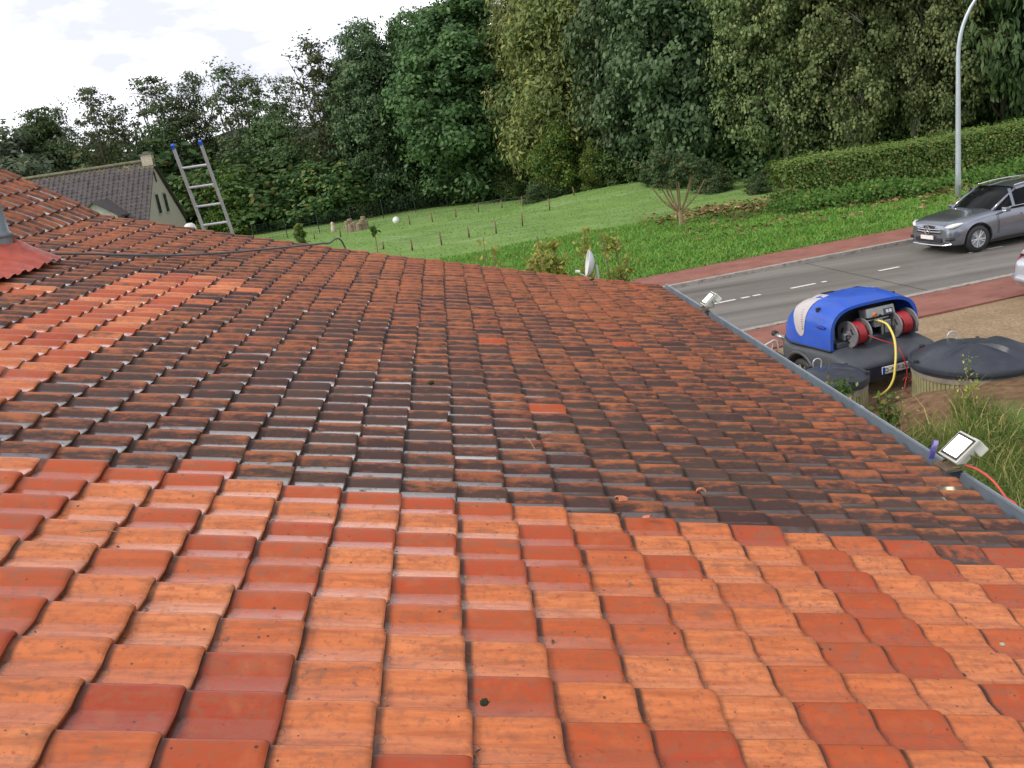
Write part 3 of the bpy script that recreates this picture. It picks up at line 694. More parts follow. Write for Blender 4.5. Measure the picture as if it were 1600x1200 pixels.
for a_ in [
 ('bush', 'limebush', 868, 62, 188, .85, 'tall yellow-green bush below the light feathery tree'),
 ('bush', 'limebush', 925, 60, 225, .8, 'green bush with yellowing leaves beside the tall yellow-green one'),
 ('bush', 'limebush', 705, 76, 282, .8, 'small yellow bush under the big ash'),
 ('bush', 'limebush', 752, 75, 276, .7, 'second small yellowish bush under the big ash'),
 ('bush', 'bush', 560, 77, 285, 1.2, 'dark green bush behind the ring of tree stumps'),
 ('bush', 'bush', 640, 79, 262, 1.3, 'large dark bush behind the white ball on the lawn'),
 ('bush', 'bush', 800, 70, 262, 1.0, 'round dark bush at the bend of the lawn edge'),
 ('bush', 'bush', 860, 62.5, 262, .9, 'light green bush where the lawn rises'),
 ('bush', 'bush', 965, 60, 235, 1.1, 'green bush left of the pruned tree'),
 ('bush', 'ivybush', 1040, 54, 262, 1.3, 'dark ivy covered bush behind the pruned tree'),
 ('bush', 'ivybush', 1110, 50, 258, 1.25, 'dark glossy bush between pruned tree and clipped hedge'),
 ('bush', 'ivybush', 1180, 45.5, 270, 1.1, 'ivy mound at the left end of the clipped hedge'),
 ('bush', 'bush', 1290, 50, 190, 1.0, 'shaded bush rising behind the clipped hedge'),
 ('bush', 'bush', 1450, 50, 150, 1.1, 'shaded bush behind the hedge left of the lamp post'),
 ('bush', 'bush', 480, 79, 250, 1.5, 'dark bush at the left end of the lawn'),
 ('bush', 'bush', 385, 82, 240, 1.5, 'dark bush right behind the ladder'),
 ('bush', 'limebush', 350, 78, 270, 1.2, 'yellow-green bush seen through the ladder'),
 ('bush', 'bush', 285, 90, 222, 1.6, 'dark bush left of the ladder head'),
 ('bush', 'bush', 155, 92, 222, 1.6, 'dark bush behind the ridge of the brown roofed house'),
 ('bush', 'ivybush', 830, 61, 285, .9, 'low pale green bush at the corner of the lawn'),
]: tree(*a_, 'bush', G2)
# shaded undergrowth that closes the wood: one mass
def mass(name, segs, hgt, thick, n, leaf, matk, label=None, cat=None, kind=None, seed=3, clump=.5, flat_top=False, elong=1.5):
    rng = np.random.default_rng(seed); P0 = np.array(segs, float); L = np.linalg.norm(np.diff(P0, axis=0), axis=1); cum = np.concatenate([[0], np.cumsum(L)])
    k = n//40; s_ = rng.random(k)*cum[-1]; j = np.clip(np.searchsorted(cum, s_)-1, 0, len(L)-1); f_ = (s_-cum[j])/L[j]
    base = P0[j]+(P0[j+1]-P0[j])*f_[:, None]; d = (P0[j+1]-P0[j])/L[j][:, None]; nrm = np.stack([-d[:, 1], d[:, 0]], 1)
    hh = hgt if np.isscalar(hgt) else np.interp(s_, np.linspace(0, cum[-1], len(hgt)), hgt)
    if flat_top:
        side = rng.random(k); off = np.where(side < .5, -thick/2, np.where(side < .78, (rng.random(k)-.5)*thick, thick/2)); z = np.where((side >= .5) & (side < .78), 1.0, rng.random(k))*hh
        off = off+rng.normal(size=k)*.05
        outn = np.stack([nrm[:, 0]*np.sign(off), nrm[:, 1]*np.sign(off), np.where(z > hh*.97, 2.0, .25)], 1)
    else:
        z = hh*rng.random(k)**.8*(.8+.3*np.sin(s_*.55)+.15*np.sin(s_*1.7)); off = (rng.random(k)-.5)*thick; outn = np.stack([-nrm[:, 0]*.7, -nrm[:, 1]*.7, np.full(k, .6)], 1)
    cc = np.stack([base[:, 0]+nrm[:, 0]*off, base[:, 1]+nrm[:, 1]*off, z], 1)
    sh = rng.random(k); M_ = 40
    p = np.repeat(cc, M_, 0)+rng.normal(size=(k*M_, 3))*clump*np.array([1, 1, .7]); nn = np.repeat(outn, M_, 0)+rng.normal(size=(k*M_, 3))*.55
    lv = np.clip(np.repeat(sh, M_)*.7+rng.random(k*M_)*.35, 0, 1)
    gz = np.array([ground_z(a, b) for a, b in cc[:, :2]]); p[:, 2] += np.repeat(gz, M_)
    v, q, a = leaves(p, nn, leaf, rng, lv, elong)
    return link_mesh(name, np_mesh(name, v, q, LM[matk], {'lv': a}))
tag(mass('undergrowth', [(-62, 96), (-40, 92), (-12, 84), (-4, 84), (6, 77), (11, 68), (16, 62), (20, 55), (26, 52), (36, 51), (48, 52)], (7.6, 7.8, 8.2, 9.0, 8.6, 7.0, 6, 6, 6, 6), 6.0, 230000, .215, 'ash', seed=21, clump=.62),
    'dark tangled undergrowth filling the wood between and below the trees', 'undergrowth', kind='stuff')
_ha, _hb = gp(1228, 334), gp(1600, 272); _hd = (_hb-_ha)[:2]; HL = [tuple((_ha[:2]+_hd*f_+np.array([0, .65])).tolist()) for f_ in (0, .35, .75, 1.0, 1.6)]
hd = mass('hedge', HL, 1.95, 1.35, 120000, .085, 'hedge', seed=22, clump=.16, flat_top=True, elong=1.3)
tag(hd, 'long clipped hedge with reddish brown flecks behind the lamp post', 'hedge')
m = MB()
for k in range(6):
    pass
m.loft([[(x-.0, y_-.42, 0.1), (x, y_-.42, 1.85), (x, y_+.42, 1.85), (x, y_+.42, .1)] for x, y_ in [(HL[0][0]+.3, HL[0][1])]+HL[1:]], True, True, True)
m.build('twig_core', simple('hedge_core', (.045, .04, .022), 1, 0, .4, 9, .5), hd)
# ---- grass and ground cover
def blades(name, pts, h, wd, rng, mat, lean=.35, seg2=True):
    n = len(pts); a0 = rng.random(n)*6.283; dirx, diry = np.cos(a0), np.sin(a0); hh = h*(.5+.8*rng.random(n)); ln = lean*(.3+rng.random(n))
    la = rng.random(n)*6.283; lx, ly = np.cos(la)*ln*hh, np.sin(la)*ln*hh
    b0 = pts.copy(); w_ = wd*(.6+.8*rng.random(n))
    P_ = []
    for f_, ws in ((0, 1), (.55, .8), (1, .12)):
        c_ = b0+np.stack([lx*f_**2, ly*f_**2, hh*(f_-.25*ln*f_**2)], 1)
        P_.append(c_-np.stack([dirx, diry, 0*dirx], 1)*(w_*ws/2)[:, None]); P_.append(c_+np.stack([dirx, diry, 0*dirx], 1)*(w_*ws/2)[:, None])
    v = np.stack(P_, 1).reshape(-1, 3); b = np.arange(n)[:, None]*6
    q = np.concatenate([b+np.array([[0, 1, 3, 2]]), b+np.array([[2, 3, 5, 4]])])
    cl = .5+.5*np.sin(pts[:, 0]*1.9+1)*np.cos(pts[:, 1]*2.3); lv = np.clip(cl*.5+rng.random(n)*.55, 0, 1)
    at_ = np.repeat(np.stack([lv, rng.random(n), rng.random(n), np.ones(n)], 1), 6, 0)
    return link_mesh(name, np_mesh(name, v, q, mat, {'lv': at_}))
GR1 = leaf_mat('long_grass', (.08, .155, .028), (.22, .28, .06), (.50, .42, .20), .3, th=.72)
GR2 = leaf_mat('verge_grass', (.10, .22, .036), (.20, .37, .065), (.30, .27, .08), .3)
rng = np.random.default_rng(31)
n = 76000; cx = rng.random(n); P_ = np.stack([2.9+rng.random(n)*10.0, 2.6+8.6*cx**.75, np.zeros(n)], 1)
keep = P_[:, 1] < np.where(P_[:, 0] > 5.9, 9.9, 10.2)+.35*np.sin(P_[:, 0]*2.3)+.2*np.sin(P_[:, 0]*5.1)-.25*rng.random(n)*0
tuft = (np.sin(P_[:, 0]*3.1+np.sin(P_[:, 1]*1.7))*np.cos(P_[:, 1]*2.7)+.9)*.8
keep &= rng.random(n) < np.clip(tuft+.35, 0, 1); P_ = P_[keep]
P_[:, 2] = [ground_z(a, b) for a, b in P_[:, :2]]
tag(blades('long_grass', P_, .38, .011, rng, GR1, .9), 'unmown long grass with straw coloured stalks beside the gutter', 'grass', kind='stuff')
n = 150000; tt = -14+rng.random(n)*46; nn = 8.25+rng.random(n)**1.25*13.5
P_ = np.stack([RO[0]+RT[0]*tt+RN[0]*nn, RO[1]+RT[1]*tt+RN[1]*nn, np.zeros(n)], 1)
bare = np.sin(P_[:, 0]*.8+2*np.sin(P_[:, 1]*.5))*np.cos(P_[:, 1]*.9+1)
keep = ~((P_[:, 1] > HL[0][1]-.5+(HL[2][1]-HL[0][1])/(HL[2][0]-HL[0][0])*(P_[:, 0]-HL[0][0])) & (P_[:, 0] > 15)) & (P_[:, 1] < 44)
P_ = P_[keep]; P_[:, 2] = [ground_z(a, b) for a, b in P_[:, :2]]
tag(blades('verge_grass', P_, .17, .05, rng, GR2, .8), 'short bright green grass on the bank between red path and hedge', 'grass', kind='stuff')
n = 22000; P_ = np.stack([-22+rng.random(n)*42, 36+rng.random(n)**.8*34, np.zeros(n)], 1); keep = (P_[:, 1] < 76-.35*np.abs(P_[:, 0]+2)); P_ = P_[keep]
P_[:, 2] = [ground_z(a, b) for a, b in P_[:, :2]]
tag(blades('lawn_grass', P_, .06, .05, rng, leaf_mat('lawn_blade', (.12, .24, .055), (.19, .33, .085), (.33, .42, .22), .3), .8), 'mown meadow grass between the fence posts', 'grass', kind='stuff')
# leafy ground cover at the foot of the hedge, fallen leaves on the bank
gc = mass('ground_cover', [(p_[0]-.6, p_[1]-1.6) for p_ in HL], .55, 2.2, 34000, .10, 'lime', seed=41, clump=.24)
gc.data.materials[0] = leaf_mat('nettle_leaf', (.055, .14, .022), (.12, .25, .045), (.22, .26, .06), .3)
tag(gc, 'bright leafy ground cover along the foot of the clipped hedge', 'ground cover', kind='stuff')
n = 12000; P_ = np.stack([9+rng.random(n)*22, 31+rng.random(n)*12, np.zeros(n)], 1); 
dens = np.exp(-((P_[:, 0]-19)/3.2)**2-((P_[:, 1]-35.4)/1.0)**2)+.8*np.exp(-((P_[:, 0]-13.2)/2.8)**2-((P_[:, 1]-40)/2.0)**2)+.06
P_ = P_[rng.random(n) < dens*1.2]; P_[:, 2] = [ground_z(a, b)+.13 for a, b in P_[:, :2]]
v, q, a = leaves(P_, rng.normal(size=(len(P_), 3))*.3+np.array([0, 0, 1.0]), .17, rng, rng.random(len(P_)), 1.3)
tag(link_mesh('fallen_leaves', np_mesh('fallen_leaves', v, q, leaf_mat('fallen_leaf', (.11, .065, .03), (.28, .20, .09), (.48, .40, .18), .1), {'lv': a})), 'brown and straw coloured fallen leaves scattered over the bank', 'leaves', kind='stuff')
# ------------------------------------------------------------ things
def proj(p):
    c = RW.T @ (np.array(p, float)-CAM); return np.array([800+FPX*c[0]/c[2], 600+FPX*c[1]/c[2]])
def onroof(px, py, dz=0.0, s=0.0, Y=6.0):
    q = np.array([s, Y])
    for _ in range(25):
        f0 = proj(roofpt(q[0], q[1], dz))-np.array([px, py])
        J = np.stack([(proj(roofpt(q[0]+.01, q[1], dz))-np.array([px, py])-f0)/.01, (proj(roofpt(q[0], q[1]+.01, dz))-np.array([px, py])-f0)/.01], 1)
        q = q-np.clip(np.linalg.solve(J, f0), -1, 1); q[1] = max(q[1], .6)
    return q
RUB = simple('black_rubber', (.022, .022, .024), .55, 0, .2, 9, .1)
ALU = simple('aluminium', (.58, .60, .63), .42, .35, .08, 10, .05)
GALV = simple('galvanised_steel', (.50, .56, .62), .42, .55, .1, 3, .08)
BLUEP = simple('blue_end_cap', (.02, .10, .55), .4, 0, .1)
WHITEP = simple('white_plastic', (.74, .73, .68), .35, 0, .07, 8)
STEEL = simple('bare_steel', (.40, .41, .42), .38, .8, .12, 12, .1)
POSTM = simple('weathered_post', (.17, .115, .07), .85, 0, .3, 9, .4)
def glow(name, col, st):
    t = NT(name); t.P(col=(.8, .8, .75), emic=(*col, 1), emis=st, rough=.3); return t.m
# ---- neighbouring house with dark tiled roof
t = NT('dark_tile'); a = t.node('ShaderNodeAttribute', attribute_name='tc'); sp = t.node('ShaderNodeSeparateColor', {'Color': a.outputs['Color']}); oc = t.coord()
c = t.mix(sp.outputs[1], (.026, .021, .025), (.085, .068, .072)); c = t.mix(t.ramp(t.noise(oc, 3, 6, .7), [(.45, 0), (.7, .6)]), c, (.12, .10, .085))
c = t.mix(sp.outputs[0], c, (.22, .20, .06)); t.P(col=c, rough=.62); DTILE = t.m
hc = at(240, 250, 66); HX, HZ = float(hc[0]), float(hc[2]); LEN = 17.5
nh = empty('brown_roofed_house', (HX-LEN/2, 66, 0)); tag(nh, 'neighbouring house with steep dark brown tiled roof, pale gable and chimney beyond the left verge', 'house')
EV, HD = 2.6, 4.9; sl = math.hypot(HD, HZ-EV); an = math.atan2(HZ-EV, HD)
def fr(S, Y, Z):       # S down the front slope from the ridge, Y runs along the house
    return np.stack([HX-Y, 66-S*math.cos(an)-Z*math.sin(an), HZ-S*math.sin(an)+Z*math.cos(an)], -1)
def fr2(S, Y, Z): return fr(S, Y, Z*2.2)
def brk(S, Y, Z): return np.stack([HX-Y, 66+S*math.cos(an)+Z*math.sin(an), HZ-S*math.sin(an)+Z*math.cos(an)], -1)
rg_ = np.random.default_rng(8); tls = []
ncol, nrow = int(LEN/.36), int(sl/.36)
for i in range(nrow):
    for j in range(ncol):
        moss = max(0, 1-i/2.2)*(.35+.65*(j < 7))*rg_.random()
        tls.append((i*.36, j*.36, False, (moss, rg_.random(), rg_.random(), 1), (0, rg_.normal(0, .002), 0, 0, 0)))
me = tiles_mesh('front_roof', tls, fr2, DTILE, .36, .36, .03); me.transform(Matrix.Translation(-Vector(nh.location))); link_mesh('roof', me, nh)
m = MB()
m.add([(HX, 66, HZ), (HX-LEN, 66, HZ), (HX-LEN, 66+HD, EV), (HX, 66+HD, EV), (HX, 66, HZ-.14), (HX-LEN, 66, HZ-.14), (HX-LEN, 66+HD, EV-.14), (HX, 66+HD, EV-.14)], [(0, 1, 2, 3), (0, 3, 7, 4), (4, 7, 6, 5)])
m.add([(HX, 66, HZ-.06), (HX-LEN, 66, HZ-.06), (HX-LEN, 66-HD, EV-.06), (HX, 66-HD, EV-.06), (HX, 66, HZ-.2), (HX, 66-HD, EV-.2)], [(3, 2, 1, 0), (0, 4, 5, 3)])
m.build('back_roof', simple('dark_roof_plain', (.06, .05, .055), .7, 0, .2, 3, .3), nh, world=True)
m = MB(); m.tube([(HX+.02, 66, HZ+.03), (HX-LEN, 66, HZ+.03)], .12, 8); m.build('ridge_tile', simple('mossy_ridge', (.15, .14, .08), .8, 0, .4, 5, .4), nh, world=True)
m = MB(); g_ = .22
m.add([(HX-g_, 66, HZ-.22), (HX-g_, 66-HD+.1, EV-.2), (HX-g_, 66-HD+.1, 0), (HX-g_, 66+HD-.1, 0), (HX-g_, 66+HD-.1, EV-.2)], [(0, 4, 3, 2, 1)])
m.box((HX-LEN/2, 66, EV/2-.1), (LEN-2*g_-.01, 2*HD-.3, EV-.2)); m.build('wall', simple('pale_gable_brick', (.54, .48, .44), .85, 0, .1, 10, .3), nh, world=True)
m = MB(); 
for yy_, zz_ in ((66-.8, 4.15), (66+1.0, 4.15)):
    m.box((HX-g_+.02, yy_, zz_), (.05, .75, 1.25))
wfr = [];
for yy_, zz_ in ((65.1, 4.0), (66.9, 4.0)):
    m = MB(); m.box((HX-g_+.03, yy_, zz_), (.08, .85, 1.5)); w_ = m.build('window', simple('window_frame_grey', (.40, .39, .38), .5), nh, world=True)
    m = MB(); m.box((HX-g_+.075, yy_, zz_), (.02, .65, 1.3)); m.build('pane', simple('dark_glass', (.03, .035, .04), .08, 0, .1), w_, world=True)
m = MB(); m.box((HX-g_+.02, 66, 5.9), (.06, .25, .75)); m.build('vent_slot', simple('slot_dark', (.05, .05, .055), .6), nh, world=True)
m = MB(); cc_ = at(230, 246, 66); m.box((cc_[0], 66, HZ+.0), (.75, .6, .85)); m.build('chimney', simple('chimney_render', (.50, .44, .36), .85, 0, .15, 5, .3, dirt=(.2, .17, .13)), nh, world=True)
ch = bpy.data.objects['chimney']; m = MB(); m.box((cc_[0], 66, HZ+.465), (.88, .72, .08)); m.box((cc_[0], 66, HZ+.58), (.4, .32, .15)); m.build('chimney_cap', simple('cap_slate', (.16, .15, .14), .8), ch, world=True)
# dormer
dp = at(160, 322, 62.2); m = MB(); dx, dz_ = float(dp[0]), float(dp[2])
m.add([(dx-1.3, 60.9, dz_-1.6), (dx+1.3, 60.9, dz_-1.6), (dx+1.3, 60.9, dz_-.6), (dx, 60.9, dz_+.35), (dx-1.3, 60.9, dz_-.6)], [(0, 1, 2, 3, 4)])
m.add([(dx-1.3, 60.9, dz_-1.6), (dx-1.3, 60.9, dz_-.6), (dx-1.3, 64.5, dz_-.6), (dx-1.3, 64.5, dz_-1.6), (dx+1.3, 60.9, dz_-1.6), (dx+1.3, 60.9, dz_-.6), (dx+1.3, 64.5, dz_-.6), (dx+1.3, 64.5, dz_-1.6)], [(0, 1, 2, 3), (4, 7, 6, 5)])
dm = m.build('dormer', simple('dormer_white', (.5, .5, .48), .7), nh, world=True)
m = MB()
for s_ in (-1, 1):
    m.add([(dx, 60.6, dz_+.42), (dx+s_*1.6, 60.6, dz_-.75), (dx+s_*1.6, 64.8, dz_-.75), (dx, 64.8, dz_+.42), (dx, 60.6, dz_+.30), (dx+s_*1.6, 60.6, dz_-.87), (dx+s_*1.6, 64.8, dz_-.87), (dx, 64.8, dz_+.30)], [(0, 1, 2, 3), (4, 7, 6, 5), (0, 4, 5, 1), (1, 5, 6, 2), (2, 6, 7, 3)])
m.build('dormer_roof', simple('dormer_tile', (.075, .06, .062), .7, 0, .3, 6, .6), dm, world=True)
# ---- aluminium ladder leaning over the verge
BL, BR_, TLp, TRp = at(318, 357, 12.62), at(362, 360, 12.62), at(270.5, 230, 12.2), at(313.5, 224, 12.2)
ld = empty('ladder', (float(BL[0]), 14.0, 0)); tag(ld, 'aluminium ladder with blue end caps leaning against the far edge of the tiled roof', 'ladder')
def ext(B_, T_): B_ = np.array(B_); d = B_-np.array(T_); return B_+d*(B_[2]/-d[2])*.995
for B_, T_ in ((BL, TLp), (BR_, TRp)):
    G_ = ext(B_, T_); m = MB(); ax = Vector(T_)-Vector(G_); n_ = 2
    side = (Vector(BR_)-Vector(BL)).normalized(); thk = ax.normalized().cross(side).normalized()
    rings = []
    for p in (Vector(G_), Vector(T_)): rings.append([p+side*a_*.0135+thk*b_*.032 for a_, b_ in ((-1, -1), (1, -1), (1, 1), (-1, 1))])
    m.loft(rings); st = m.build('stile', ALU, ld, world=True)
    m = MB(); p = Vector(T_); rings = [[p+ax.normalized()*k_+side*a_*.0155+thk*b_*.035 for a_, b_ in ((-1, -1), (1, -1), (1, 1), (-1, 1))] for k_ in (-.02, .035)]; m.loft(rings); m.build('end_cap', BLUEP, st, world=True)
LB, RB = Vector(ext(BL, TLp)), Vector(ext(BR_, TRp)); TT, TR_ = Vector(TLp), Vector(TRp)
Lt = (TT-LB).length; k = .30
while k < Lt-.1:
    f_ = 1-k/Lt; m = MB(); m.tube([LB.lerp(TT, f_), RB.lerp(TR_, f_)], .016, 8); m.build('rung', ALU, ld, world=True); k += .285
# ---- grey hose lying over the roof
pts = []
for px_, py_, dz in ((-30, 380, .03), (5, 386, .035), (30, 391, .04), (60, 396, .04), (100, 396.5, .045), (150, 397, .04), (200, 398.5, .04), (250, 399, .045), (300, 398, .045), (350, 395, .04), (400, 391, .045), (450, 386, .045), (490, 382, .07), (512, 380.5, .08)):
    q = onroof(px_, py_, dz, -2.2, 9); pts.append(tuple(roofpt(q[0], q[1], dz)))
pts.append((pts[-1][0]+.18, float(ye)+.12, pts[-1][2]-.13)); pts.append((pts[-1][0]+.05, float(ye)+.16, pts[-1][2]-1.6))
def smooth(P_, n=6):
    P_ = [Vector(p) for p in P_]; out = []
    for i in range(len(P_)-1):
        a_, b_, c_, d_ = P_[max(i-1, 0)], P_[i], P_[i+1], P_[min(i+2, len(P_)-1)]
        for k in range(n):
            t_ = k/n; out.append(.5*((2*b_)+(-a_+c_)*t_+(2*a_-5*b_+4*c_-d_)*t_*t_+(-a_+3*b_-3*c_+d_)*t_**3))
    out.append(P_[-1]); return out
m = MB(); m.tube(smooth(pts), .0125, 8); tag(m.build('hose', simple('grey_hose', (.10, .10, .105), .5), smooth=True), 'grey pressure hose lying across the upper roof and over the far verge', 'hose')
# ---- floodlights on the gutter
def flood(px, py, label, lit, W_=.20):
    d = ray(px, py); Yf = float(d[1]*(2.95/d[0])); gx = float(roofpt(su(13)+.07, Yf)[0]); gz = float(roofpt(su(13), Yf, -.03)[2])
    e = empty('floodlight', (gx, Yf, gz)); tag(e, label, 'floodlight', 'floodlights clamped to the gutter')
    th = math.radians(40); ex = Vector((math.cos(th), 0, math.sin(th))); ey = Vector((0, 1, 0)); nz2 = Vector((-math.sin(th), 0, math.cos(th)))
    C0 = Vector((.085, 0, .135))
    def slab(w0, w1, z0, z1, rr=None):
        m = MB(); rings = [[C0+ex*a_*w_/2+ey*b_*w_/2+nz2*z_ for a_, b_ in ((-1, -1), (1, -1), (1, 1), (-1, 1))] for w_, z_ in ((w0, z0), (w1, z1))]; m.loft(rings); return m
    m = slab(W_, W_, -.012, .012); fr_ = m.build('frame', simple('lamp_frame_white', (.50, .50, .48), .4), e, bevel=.004)
    slab(W_*.86, W_*.86, .011, .0165).build('seal', RUB, fr_)
    slab(W_*.70, W_*.70, .0165, .019).build('glass', glow('lamp_glass_bright', (1.0, .93, .62), lit), fr_)
    m = slab(W_*.62, W_*.94, -.075, -.0125); hs_ = m.build('housing', WHITEP, e, bevel=.006)
    m = MB(); c_ = C0+ex*.07-nz2*.05+Vector((0, -.055, 0)); m.box(c_, (.075, .07, .10), ry=-.7); m.build('sensor_box', WHITEP, hs_, bevel=.01)
    m = MB(); 
    for s_ in (-1, 1): m.tube([C0+ey*s_*(W_/2+.008)-nz2*.02, C0+ey*s_*(W_/2+.01)-nz2*.08-ex*.03, Vector((.0, s_*.06, .03))], .008, 6)
    m.box((0, 0, .02), (.10, .16, .016)); m.build('bracket', simple('bracket_brown', (.16, .12, .08), .6, .3, .3, 12, .2), e)
    return e, C0, nz2
f1, c1_, n1_ = flood(1100, 480, 'smaller looking white floodlight near the far end of the gutter against the road', .8)
f2, c2_, n2_ = flood(1487, 710, 'brightly lit white floodlight on the gutter above the long grass', 3.2)
m = MB(); m.box((-.02, .115, .10), (.035, .012, .13), ry=.3); m.build('blue_tape', simple('violet_tape', (.08, .07, .30), .5), f2)
al_ = bpy.data.lights.new('floodlight_lamp', 'SPOT'); al_.energy = 45; al_.color = (1, .83, .42); al_.shadow_soft_size = .012; al_.spot_size = math.radians(150); al_.spot_blend = .6
ao = bpy.data.objects.new('floodlight_lamp', al_); COL.objects.link(ao); ao.parent = f2; ao.location = c2_+n2_*.034; ao.rotation_euler = n2_.to_track_quat('Z', 'Y').to_euler()
b_ = f2.location; m = MB(); m.tube(smooth([(b_.x+.07, b_.y-.09, b_.z+.05), (b_.x+.09, b_.y-.2, b_.z+.055), (b_.x+.10, b_.y-.33, b_.z+.03), (b_.x+.095, b_.y-.45, b_.z-.02), (b_.x+.09, b_.y-.6, b_.z-.10), (b_.x+.09, b_.y-.7, b_.z-.8), (b_.x+.09, b_.y-.7, 0)]), .008, 8)
tag(m.build('cable', simple('red_cable', (.50, .08, .06), .45), smooth=True), 'red cable hanging from the lit floodlight along the gutter', 'cable')
# ---- debris on the roof
MOSS = simple('moss', (.030, .038, .014), .95, 0, .5, 60, 1.0)
rg_ = np.random.default_rng(4)
def lump(name, px, py, r, mat, label, cat, flat=.7):
    q = onroof(px, py, .02); p = roofpt(q[0], q[1], .015+r*.3); e = MB(); 
    rings = []
    for i in range(1, 9):
        th = math.pi*i/9; rings.append([(r*math.sin(th)*math.cos(2*math.pi*k/12)*(1+.25*rg_.normal()*.6), r*math.sin(th)*math.sin(2*math.pi*k/12)*(1+.25*rg_.normal()*.6), r*flat*math.cos(th)*(1+.1*rg_.normal())) for k in range(12)])
    e.loft(rings); o = e.build(name, mat, smooth=True); o.location = tuple(p); tag(o, label, cat); return o
lump('moss_clump', 674, 598, .021, MOSS, 'dark moss clump on the dirty tiles in the middle of the roof', 'moss clump')
lump('moss_clump', 757, 1097, .014, MOSS, 'small round dark moss ball on the clean tiles near the bottom edge', 'moss clump')
lump('moss_clump', 351, 571, .024, MOSS, 'flat moss cushion on the dirty tiles left of the middle', 'moss clump', .45)
lump('moss_clump', 925, 437, .03, MOSS, 'moss tuft near the far verge below the white dish', 'moss clump', .5)
lump('pebble', 1567, 1006, .010, simple('pale_stone', (.40, .36, .26), .8, 0, .2, 40), 'small pale stone on the clean tiles at the right edge', 'pebble')
SHARD = simple('clay_shard', (.50, .17, .09), .7, 0, .15, 30, .3)
for k, (px, py, lb) in enumerate(((970, 777, 'curved orange tile shard lying just above the edge of the clean area'), (1095, 764, 'flat orange tile shard wedged between two dark tiles further right'), (1012, 806, 'thin orange mortar flake on the boundary between clean and dirty tiles'), (462, 748, None))):
    if lb is None: continue
    q = onroof(px, py, .035); p = roofpt(q[0], q[1], .035); m = MB(); rings = []
    for i in range(7):
        th = -1.0+i*.33; R_ = .05; rings.append([(-.024+.008*math.sin(i*2.1), R_*math.sin(th)*.8, R_*math.cos(th)-R_*.8), (.026+.012*math.sin(i*1.3+k), R_*math.sin(th)*.8, R_*math.cos(th)-R_*.8), (.026+.012*math.sin(i*1.3+k), R_*math.sin(th)*.7, R_*math.cos(th)-R_*.8-.008), (-.024, R_*math.sin(th)*.7, R_*math.cos(th)-R_*.8-.008)])
    m.loft(rings); o = m.build('tile_shard', SHARD, smooth=True, auto=40); o.location = tuple(p); o.rotation_euler = (0, .27, .3+k); o.scale = (.8,)*3 if k < 2 else (.7, .5, .35); tag(o, lb, 'tile shard')
TW_ = simple('dry_twig', (.30, .22, .13), .8, 0, .2, 20)
for k, (a_, b2, lb) in enumerate((((822, 681), (836, 699), 'pale dry straw lying across two dirty tiles right of the middle'), ((480, 800), (520, 806), 'thin stem on the clean tiles left of the middle'), ((125, 828), (192, 829), 'long dry pine needles lying on the clean tiles at the left'))):
    qa, qb = onroof(*a_, .04), onroof(*b2, .04); pa, pb2 = roofpt(qa[0], qa[1], .03), roofpt(qb[0], qb[1], .03); mid_ = (pa+pb2)/2+np.array([0, 0, .012])
    m = MB(); m.tube(smooth([tuple(pa), tuple(mid_), tuple(pb2)]), .0022, 5); tag(m.build('twig', TW_), lb, 'twig')
n = 420; P_ = []; Nn = []
for k in range(n):
    i = rg_.integers(-14, 12); j = rg_.integers(-3, 30); s = su(i)+rg_.random()*.03+.004; Y = yv(j)-.93*TW+rg_.random()*.075
    if rg_.random() < .35: s = su(i)+rg_.random()*TL
    P_.append(roofpt(s, Y, -.026+.006*rg_.random())); Nn.append((0.2+rg_.normal()*.4, rg_.normal()*.4, 1))
v, q, a = leaves(np.array(P_), np.array(Nn), .010, rg_, rg_.random(n), 1.9)
tag(link_mesh('leaf_litter', np_mesh('leaf_litter', v, q, leaf_mat('litter', (.03, .022, .014), (.12, .075, .035), (.30, .24, .10), .05), {'lv': a})), 'tiny leaf bits and seeds caught in the tile joints', 'leaf litter', kind='stuff')
# ---- lamp post
lp = gp(1497, 315); lp = np.array([lp[0], lp[1], ground_z(lp[0], lp[1])])
e = empty('street_lamp', tuple(lp)); tag(e, 'tall galvanised street lamp with curved arm behind the grey car', 'street lamp')
m = MB(); path = [(0, 0, -.2), (0, 0, 1.0), (0, 0, 5.3)]; rr = [.115, .105, .075]
for k in range(1, 11):
    a_ = math.radians(k*7.6); path.append((2.15*(1-math.cos(a_))*.80, -2.15*(1-math.cos(a_))*.45, 5.3+2.7*math.sin(a_))); rr.append(.075-.003*k)
m.tube(path, rr, 14); m.build('pole', GALV, e, True)
m = MB(); ht = Vector(path[-1]); dv = (ht-Vector(path[-2])).normalized(); dv.z = .12; dv.normalize()
rings = []
for k, (w_, h_) in enumerate(((.04, .04), (.09, .06), (.13, .075), (.14, .07), (.10, .045), (.03, .02))):
    c_ = ht+dv*(k*.13-.03); sd_ = Vector((-dv.y, dv.x, 0)).normalized(); rings.append([c_+sd_*w_*math.cos(q_)+Vector((0, 0, 1))*h_*math.sin(q_) for q_ in [2*math.pi*j/12 for j in range(12)]])
m.loft(rings); m.build('lamp_head', simple('lamp_head_grey', (.38, .40, .42), .45, .2), e, True)
m = MB(); m.box((0, -.112, .75), (.09, .012, .34)); m.build('hatch', simple('hatch_grey', (.42, .46, .50), .5, .4), e)
